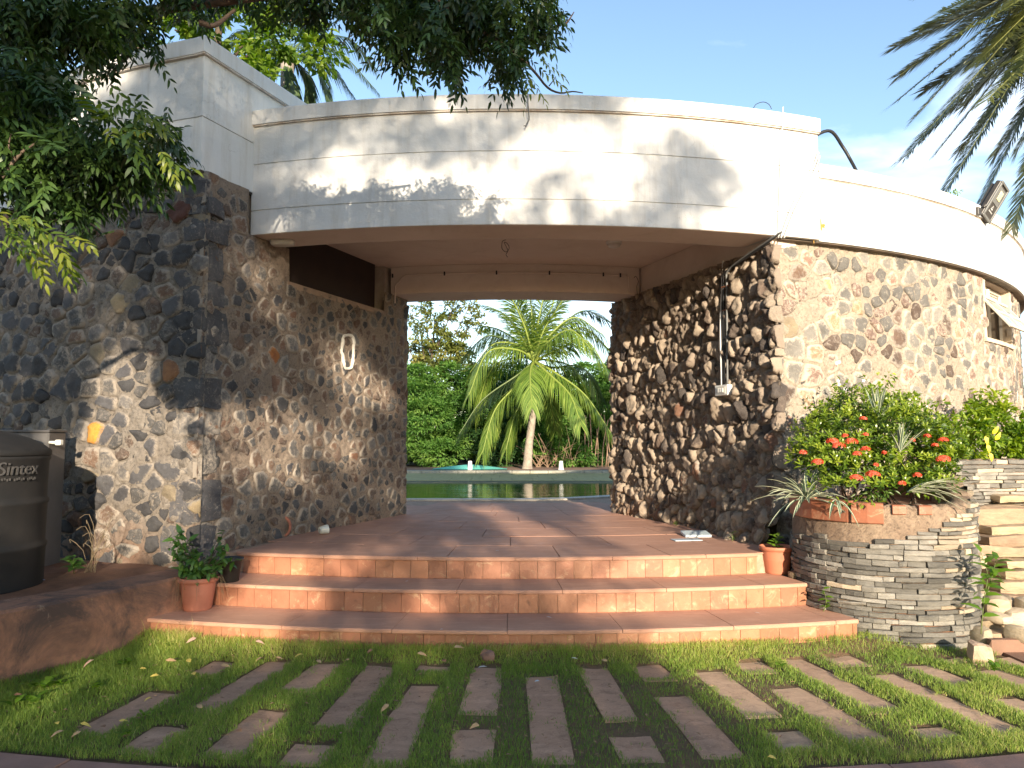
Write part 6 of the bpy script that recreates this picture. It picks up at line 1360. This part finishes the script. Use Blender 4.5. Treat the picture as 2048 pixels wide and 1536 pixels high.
# white painted ring on the left passage wall, brown stain on the parapet
WP_ = simple('thick_white_paint', (.72, .69, .62), (.62, .58, .50), 20, .8, .6, 60); c = []
for (x, y) in ((682, 690), (684, 674), (694, 670), (703, 677), (704, 700), (703, 722), (698, 735), (687, 735), (683, 715), (681, 700)):
    Y_, z_ = onplane(PL, x, y); c.append((PL(Y_) + .93 * .018, Y_ - .357 * .018, z_))
c = curve_pts(c + [c[0]], 90); c = c + np.stack([fbm(c, 18, 3, 1), fbm(c, 18, 3, 2), fbm(c, 18, 3, 3)], 1) * .012; v, f = tube(c, .021 + .007 * fbm(c, 22, 3, 4), 8)
put('white_paint_ring', v, f, WP_, None, True, label='rough oblong ring of thick white paint on the left passage wall', cat='paint mark')
STN = simple('ochre_rust_stain', (.45, .27, .06), (.34, .18, .04), 30, .9)
def stain(pts, thick, nm, lab):
    m = MB()
    for (x, y, w_, h_) in pts:
        K_ = 14; t_, z_ = onarc(x, y, 9.065); ring = []
        for i in range(K_):
            a = 2 * pi * i / K_; k_ = random.uniform(.55, 1.2); ring.append(pol(9.0635, t_ + degrees_(w_ * k_ * cos(a) * 8 / 1500 / 9), z_ + h_ * k_ * sin(a) * 8 / 1500))
        m.add(np.array(ring + [pol(9.069, t_, z_)]), [[i, (i + 1) % K_, K_] for i in range(K_)])
    m.build(nm, STN, None, label=lab, cat='stain')
degrees_ = math.degrees
stain([(1628, 440, 5, 13), (1633, 447, 7, 9), (1641, 448, 5, 12), (1647, 451, 5, 5), (1630, 458, 4, 10), (1628, 472, 2.5, 14)], .002, 'rust_stain', 'small ochre stain on the white parapet above the sunlit wall')
# ================================================================== LITTER ON THE TERRACE
PLATE = simple('pale_blue_plate', (.50, .58, .62), (.42, .50, .54), 5, .4)
q = atz(1392, 1072, 0); put('plate_stack', *bbox(q + (0, 0, .02), (.27, .20, .028), rotz(.05, .0, .12), .004), PLATE, None, label='thick pale blue board lying at the foot of the rough right wall', cat='board', group='pale boards on the terrace')
q = atz(1376, 1080, 0); put('plate_stack', *bbox(q + (-.02, -.03, .006), (.28, .13, .008), rotz(.16), .002), PLATE, None, label='thin pale board lying in front of the thicker pale blue board', cat='board', group='pale boards on the terrace')
q = atz(635, 1070, 0); v, f = lathe([(.035, 0), (.045, .09), (.047, .09), (.047, .085), (.037, .005), (.001, .004)], 20, (0, 0, 0)); v = v @ rotz(.6, 1.45).T + q + (0.02, 0, .047); put('plastic_cup', v, f, simple('clear_plastic', (.62, .66, .62), rough=.3), None, True, label='crumpled clear plastic cup lying at the foot of the left passage wall', cat='cup')
q = atz(566, 1075, 0); c = np.array([(cos(a) * .09, 0, sin(a) * .11) for a in np.linspace(-1.3, 1.5, 12)]); v = np.vstack([c * [1, 1, 1], c * [.78, 1, .78], c * [1, 1, 1] + (0, .03, 0), c * [.78, 1, .78] + (0, .03, 0)]); n_ = 12
f = [[i, i + 1, n_ + i + 1, n_ + i][::-1] for i in range(11)] + [[2 * n_ + i, 2 * n_ + i + 1, 3 * n_ + i + 1, 3 * n_ + i] for i in range(11)] + [[i, i + 1, 2 * n_ + i + 1, 2 * n_ + i] for i in range(11)] + [[n_ + i, n_ + i + 1, 3 * n_ + i + 1, 3 * n_ + i][::-1] for i in range(11)]
put('terracotta_shard', v + q + (-.03, .06, .10), f, TERRA2, None, label='curved broken terracotta shard leaning on the left wall at the terrace edge', cat='shard')
q = atz(1590, 1156, -.18); put('loose_stone', *rough_block(q + (0.02, 0.02, .025), (.13, .08, .055), rotz(.2), (4, 4, 3), .01, 71, .3), SAND1, None, label='small yellow stone beside the right terracotta pot', cat='stone')
q = atz(975, 1318, GZ); put('coconut_husk', *rough_block(q + (0, -.05, .035), (.11, .12, .09), rotz(.3), (6, 6, 6), .008, 72, .95), simple('brown_husk', (.26, .15, .11), (.18, .10, .075), 12, .9, .6, 50), None, True, label='brown coconut husk at the top of the central paver', cat='husk')
WL = simple('white_scrap', (.66, .66, .64), rough=.7); FE = simple('dark_feather', (.10, .10, .11), (.3, .3, .3), 40, .7)
scr = [('white_petal_scrap', 'white crumpled scrap on the central paver below the husk', (965, 1333), WL, .07, .03), ('feather', 'dark and white feather on the paver right of centre', (1098, 1358), FE, .09, .018), ('feather', 'upright pale feather stuck in the grass at the step foot', (985, 1288), WL, .10, .01), ('paper_scrap', 'small grey scrap beside the feather on the paver', (1074, 1362), PLATE, .035, .03), ('paper_scrap', 'white scrap in the grass right of the centre pavers', (1149, 1316), WL, .05, .02),
       ('paper_scrap', 'small white scrap on the middle step tread', (814, 1162), WL, .04, .015), ('paper_scrap', 'small white scrap on the lowest step tread', (884, 1258), WL, .03, .012), ('paper_scrap', 'pale fluff on the lowest tread near the middle', (1098, 1234), WL, .05, .02), ('paper_scrap', 'round pale spot of litter near the terrace edge', (994, 1101), WL, .04, .02), ('paper_scrap', 'white scrap on the sunny right end of the lowest tread', (1515, 1225), WL, .045, .012), ('paper_scrap', 'light blue scrap on the soil before the black tank', (84, 1160), simple('blue_scrap', (.25, .38, .62), rough=.6), .05, .03)]
for nm, lab, (x, y), mt, L_, W_ in scr:
    z_ = GZ + (.004 if y > 1325 else .05) if y > 1265 else (-.36 if y > 1215 and x > 200 else (-.18 if y > 1130 and x > 200 else (0 if x > 200 else -.12))); q = atz(x, y, z_ + .012); d = np.array([random.uniform(-1, 1), random.uniform(-.6, .6), .05 if 'upright' not in lab else 1.2]); v, f, a = leafmesh([q - (d / np.linalg.norm(d)) * L_ * .5], [d], [[0, 0, 1]], L_, W_, .12); put(nm, v, f, mt, None, label=lab, cat='litter')
# ================================================================== PAVERS, LEAVES, GRASS
PAV = floor_mat('weathered_red_paver', (.46, .275, .175), (.35, .205, .13), .9)
PAV2 = floor_mat('sunlit_paver', (.48, .32, .205), (.36, .23, .15), .9)  # lighter copy for the right-hand pavers, sunlight put into the colour
cols = {-8: [(11.3, 12.2)], -7: [(11.0, 11.4)], -5: [(10.74, 11.08), (11.38, 12.06)], -4: [(10.66, 11.64), (11.88, 12.22)], -3: [(10.66, 11.25), (11.55, 12.20)], -2: [(10.65, 11.79), (12.0, 12.26)], -1: [(10.62, 10.82), (11.05, 12.22)], 0: [(10.62, 11.55), (11.76, 12.18)], 1: [(10.56, 10.68), (10.87, 12.18)],
        2: [(10.64, 11.66), (11.86, 12.19)], 3: [(10.6, 11.0), (11.28, 12.18)], 4: [(10.84, 11.66), (11.88, 12.14)], 5: [(10.6, 10.93), (11.22, 12.08)], 6: [(10.62, 11.70), (11.94, 12.12)], 7: [(10.66, 10.92), (11.12, 12.12)], 8: [(10.98, 11.42), (11.66, 12.10)], 9: [(10.9, 11.0), (11.2, 12.15)], 10: [(11.0, 11.6), (11.8, 12.1)]}
path = empty('stepping_stone_path', (0, 4.3, GZ), kind='structure'); rects = []
for k, segs in cols.items():
    thc = -.93 + 1.945 * k + (.0 if k < 6 else -.15)
    if k <= -7: continue
    for (Ra, Rb) in segs:
        th_ = thc + random.uniform(-.08, .08); hw = math.degrees(random.uniform(.102, .110) / ((Ra + Rb) / 2)); c0, c1 = Ra + random.uniform(-.01, .01), Rb + random.uniform(-.01, .01); rects.append((c0, c1, th_, hw))
        v, f = sweep_arc([(c0, GZ - .05), (c1, GZ - .05), (c1, GZ - .034), (c1 - .012, GZ - .022), ((c0 + c1) / 2, GZ - .019), (c0 + .012, GZ - .022), (c0, GZ - .034)], th_ - hw, th_ + hw, 5)
        put('paver', v + np.stack([fbm(v, 7, 2, 1), fbm(v, 7, 2, 2), fbm(v, 5, 2, 3) * .3], 1) * .03, f, PAV if k < 4 else PAV2, path)
# fallen leaves
LC = [simple('dry_tan_leaf', (.50, .33, .17), (.38, .24, .12), 20, .7), simple('dry_yellow_leaf', (.60, .48, .10), (.50, .36, .08), 20, .6), simple('dry_brown_leaf', (.30, .16, .08), (.22, .11, .06), 20, .8), simple('dry_pink_leaf', (.58, .38, .28), (.45, .28, .2), 20, .7)]
lf = [(345, 1320, 0), (302, 1288, 0), (385, 1278, 3), (517, 1282, 3), (381, 1321, 1), (312, 1350, 1), (289, 1336, 1), (384, 1346, 1), (180, 1322, 3), (250, 1440, 1), (110, 1444, 1), (520, 1316, 0), (560, 1315, 0), (640, 1322, 0), (603, 1308, 1), (844, 1307, 0), (868, 1283, 0), (949, 1284, 0), (818, 1275, 1), (888, 1320, 2), (975, 1300, 2), (1270, 1275, 3), (1212, 1320, 0), (950, 1449, 0), (1548, 1513, 1), (205, 1452, 2), (156, 1465, 0), (35, 1388, 2), (480, 1460, 2), (770, 1412, 0), (1030, 1270, 0), (690, 1318, 0), (122, 1462, 0), (175, 1447, 1), (1420, 1370, 0), (740, 1300, 2), (920, 1292, 0), (400, 1412, 0), (300, 1395, 1), (455, 1330, 0)]
cnm = ['tan', 'yellow', 'brown', 'pinkish']
for i, (x, y, k) in enumerate(lf):
    q = atz(x + random.uniform(-4, 4), y, GZ + (.035 if y > 1325 else .06 if y > 1305 else .095)); d = np.array([cos(i * 2.1), sin(i * 2.1) * .7, random.uniform(-.1, .25)]); L_ = random.uniform(.045, .08)
    v, f, a = leafmesh([q - d * L_ * .5], [d], [[random.uniform(-.4, .4), -.5, 1]], L_, L_ * .42, random.uniform(.1, .5)); put('fallen_leaf', v, f, LC[k], None, label='%s dry %s leaf on the %s lawn, %s' % (['flat','curled','small','twisted','upturned','crisp','narrow','broad','torn','folded','pale','bent'][i % 12], cnm[k], 'far left' if x < 240 else 'left' if x < 450 else 'left of centre' if x < 700 else 'central' if x < 1250 else 'right', 'close to the steps' if y < 1300 else 'among the upper pavers' if y < 1350 else 'among the middle pavers' if y < 1430 else 'near the front walk'), cat='leaf', group='dry fallen leaves on the lawn')
# dry litter crumbs and twigs as one mass
m = MB()
for i in range(520):
    R__ = random.uniform(10.5, 12.3); t_ = random.gauss(-3, 7); p = pol(R__, t_, GZ + random.uniform(.002, .02)); a_ = random.uniform(0, 6.28); l_ = random.uniform(.006, .035)
    if i % 3: v, f, _ = leafmesh([p], [[cos(a_), sin(a_), random.uniform(-.1, .3)]], [[0, 0, 1]], l_, l_ * .5, .2, True); m.add(v, f)
    else: m.add(*tube([p, p + (cos(a_) * l_ * 1.5, sin(a_) * l_ * 1.5, .005)], .0012, 3, False))
m.build('leaf_litter', simple('litter_brown', (.34, .22, .13), (.2, .12, .075), 30, .9), None, kind='stuff', label='crumbs of dry leaves and twigs on the pavers', cat='litter')

def in_paver(R, th, mar):
    r = np.zeros(len(R), bool); m_ = mar
    for (a, b, t, hw) in rects: r |= (R > a + m_) & (R < b - m_) & (np.abs(th - t) < hw - np.degrees(m_ / 11.5))
    return r
def grass_mat():
    m, t, b = _mat('lawn_grass'); b.inputs['Roughness'].default_value = .6
    r = _n(t, 'ShaderNodeValToRGB'); t.links.new(attr(t, 'v'), r.inputs[0]); e = r.color_ramp.elements; e[0].position = 0; e[0].color = (.09, .17, .024, 1); e[1].position = 1; e[1].color = (.56, .47, .21, 1)
    q = r.color_ramp.elements.new(.45); q.color = (.20, .30, .045, 1); q = r.color_ramp.elements.new(.78); q.color = (.34, .39, .08, 1)
    t.links.new(r.outputs[0], b.inputs['Base Color']); tr_2 = _n(t, 'ShaderNodeBsdfTranslucent'); hs = _n(t, 'ShaderNodeHueSaturation'); hs.inputs['Value'].default_value = 1.6; t.links.new(r.outputs[0], hs.inputs['Color']); t.links.new(hs.outputs[0], tr_2.inputs[0])
    ms = _n(t, 'ShaderNodeMixShader'); ms.inputs[0].default_value = .4; t.links.new(b.outputs[0], ms.inputs[1]); t.links.new(tr_2.outputs[0], ms.inputs[2]); t.links.new(ms.outputs[0], t.nodes['Material Output'].inputs[0]); return m
N_ = 430000
R__ = rng.uniform(10.40, 12.42, N_); T__ = rng.uniform(-30, 31, N_); X__ = C0[0] + R__ * np.sin(np.radians(T__)); Y__ = C0[1] - R__ * np.cos(np.radians(T__))
p3 = np.stack([X__, Y__, X__ * 0], 1); nz = fbm(p3, 9, 3, 21); pn = fbm(p3, 1.3, 3, 31); edge_n = .014 + .055 * nz
keep = ~in_paver(R__, T__, edge_n) | (R__ < 10.685 + .02 * nz) | ((rng.random(N_) < .12) & (fbm(p3, 6, 3, 91) > .38)); keep &= ~((R__ < 10.5) & (T__ > -15.5) & (T__ < 14.4))
xl = np.interp(Y__, ledline[::-1, 1], ledline[::-1, 0]); keep &= X__ > xl + .01
keep &= R__ < 12.34 + .03 * nz
pd = np.hypot(X__[:, None] - wpp.P[None, ::6, 0], Y__[:, None] - wpp.P[None, ::6, 1]).min(1) if False else None
front = np.interp(X__, [2.4, 2.62, 2.93, 3.26, 3.5, 3.9, 9], [6.2, 5.83, 5.69, 5.68, 5.5, 5.0, 4.2]); keep &= ~((X__ > 2.4) & (Y__ > front - .015)); keep &= X__ < .78 * Y__
dens = np.clip(.9 + .9 * pn, .4, 1) ; bare = (T__ > 2) & (fbm(p3, 3.5, 3, 55) > .22); dens[bare] *= .45; keep &= rng.random(N_) < dens
X__, Y__, R__, T__, nz, pn = X__[keep], Y__[keep], R__[keep], T__[keep], nz[keep], pn[keep]; n = len(X__)
h = rng.uniform(.018, .036, n) * (1 + .5 * np.clip((10.85 - R__) / .35, 0, 1.6)) * (1 + .4 * pn); h[(T__ < -12.5)] *= 1.5; h[rng.random(n) < .012] *= 2.1; h *= 1 - .35 * in_paver(R__, T__, -.02)
a_ = rng.uniform(0, 2 * pi, n); ln = rng.uniform(.1, .9, n) * h; dx, dy = np.cos(a_) * ln, np.sin(a_) * ln; w2 = rng.uniform(.0010, .0019, n); b_a = rng.uniform(0, 2 * pi, n); wx, wy = np.cos(b_a) * w2, np.sin(b_a) * w2; z0_ = GZ - .012 + mound(R__)
v = np.stack([np.stack([X__ - wx, Y__ - wy, z0_], 1), np.stack([X__ + wx, Y__ + wy, z0_], 1), np.stack([X__ + dx * .35 + wx * .8, Y__ + dy * .35 + wy * .8, z0_ + h * .6], 1), np.stack([X__ + dx * .35 - wx * .8, Y__ + dy * .35 - wy * .8, z0_ + h * .6], 1), np.stack([X__ + dx, Y__ + dy, z0_ + h], 1)], 1).reshape(-1, 3)
F = (np.array([[0, 1, 2], [0, 2, 3], [3, 2, 4]])[None] + (np.arange(n) * 5)[:, None, None]).reshape(-1, 3)
gv = np.clip(.34 + .38 * pn + .12 * nz + rng.normal(0, .14, n) + .10 * (T__ > 3) + .28 * (rng.random(n) < .07) + .25 * np.clip((10.72 - R__) / .25, 0, 1), 0, 1)
put('grass', v, F, grass_mat(), None, attrs={'v': np.repeat(gv, 5)}, kind='stuff', label='short green lawn grass growing between the red pavers', cat='grass')
# broadleaf weeds in the lawn
WLB = ['beside the retaining wall near the steps', 'just right of the tallest left weed', 'left of the upper left pavers', 'largest, under the retaining wall', 'at the left frame edge', 'between the wall and the leftmost paver', 'overlapping the largest left weed', 'below the leftmost paver', 'right of the leftmost paver', 'above the right of centre pavers', 'at the right frame edge', 'among the right hand pavers']
for wi_, (x, y, s_) in enumerate(((325, 1290, 1.2), (345, 1300, .8), (255, 1335, .9), (100, 1380, 1.3), (60, 1410, 1.1), (190, 1385, .8), (120, 1378, .8), (245, 1480, .5), (290, 1440, .5), (1360, 1310, .5), (1990, 1345, .8), (1560, 1340, .5))):
    q = atz(x, y, GZ); k = int(12 * s_) + 4; a = rng.uniform(0, 6.28, k); D = np.stack([np.cos(a), np.sin(a), rng.uniform(.2, .9, k)], 1); v, f, aa = leafmesh(q + rng.normal(0, .03 * s_, (k, 3)) * [1, 1, .2] + (0, 0, .03), D, np.tile([0, 0, 1.], (k, 1)), .06 * s_ + .01, .04 * s_, .2)
    put('lawn_weed', v, f, G_WEED, None, attrs={'v': aa}, label='broadleaf weed in the lawn, ' + WLB[wi_], cat='weed', group='broadleaf weeds in the lawn')
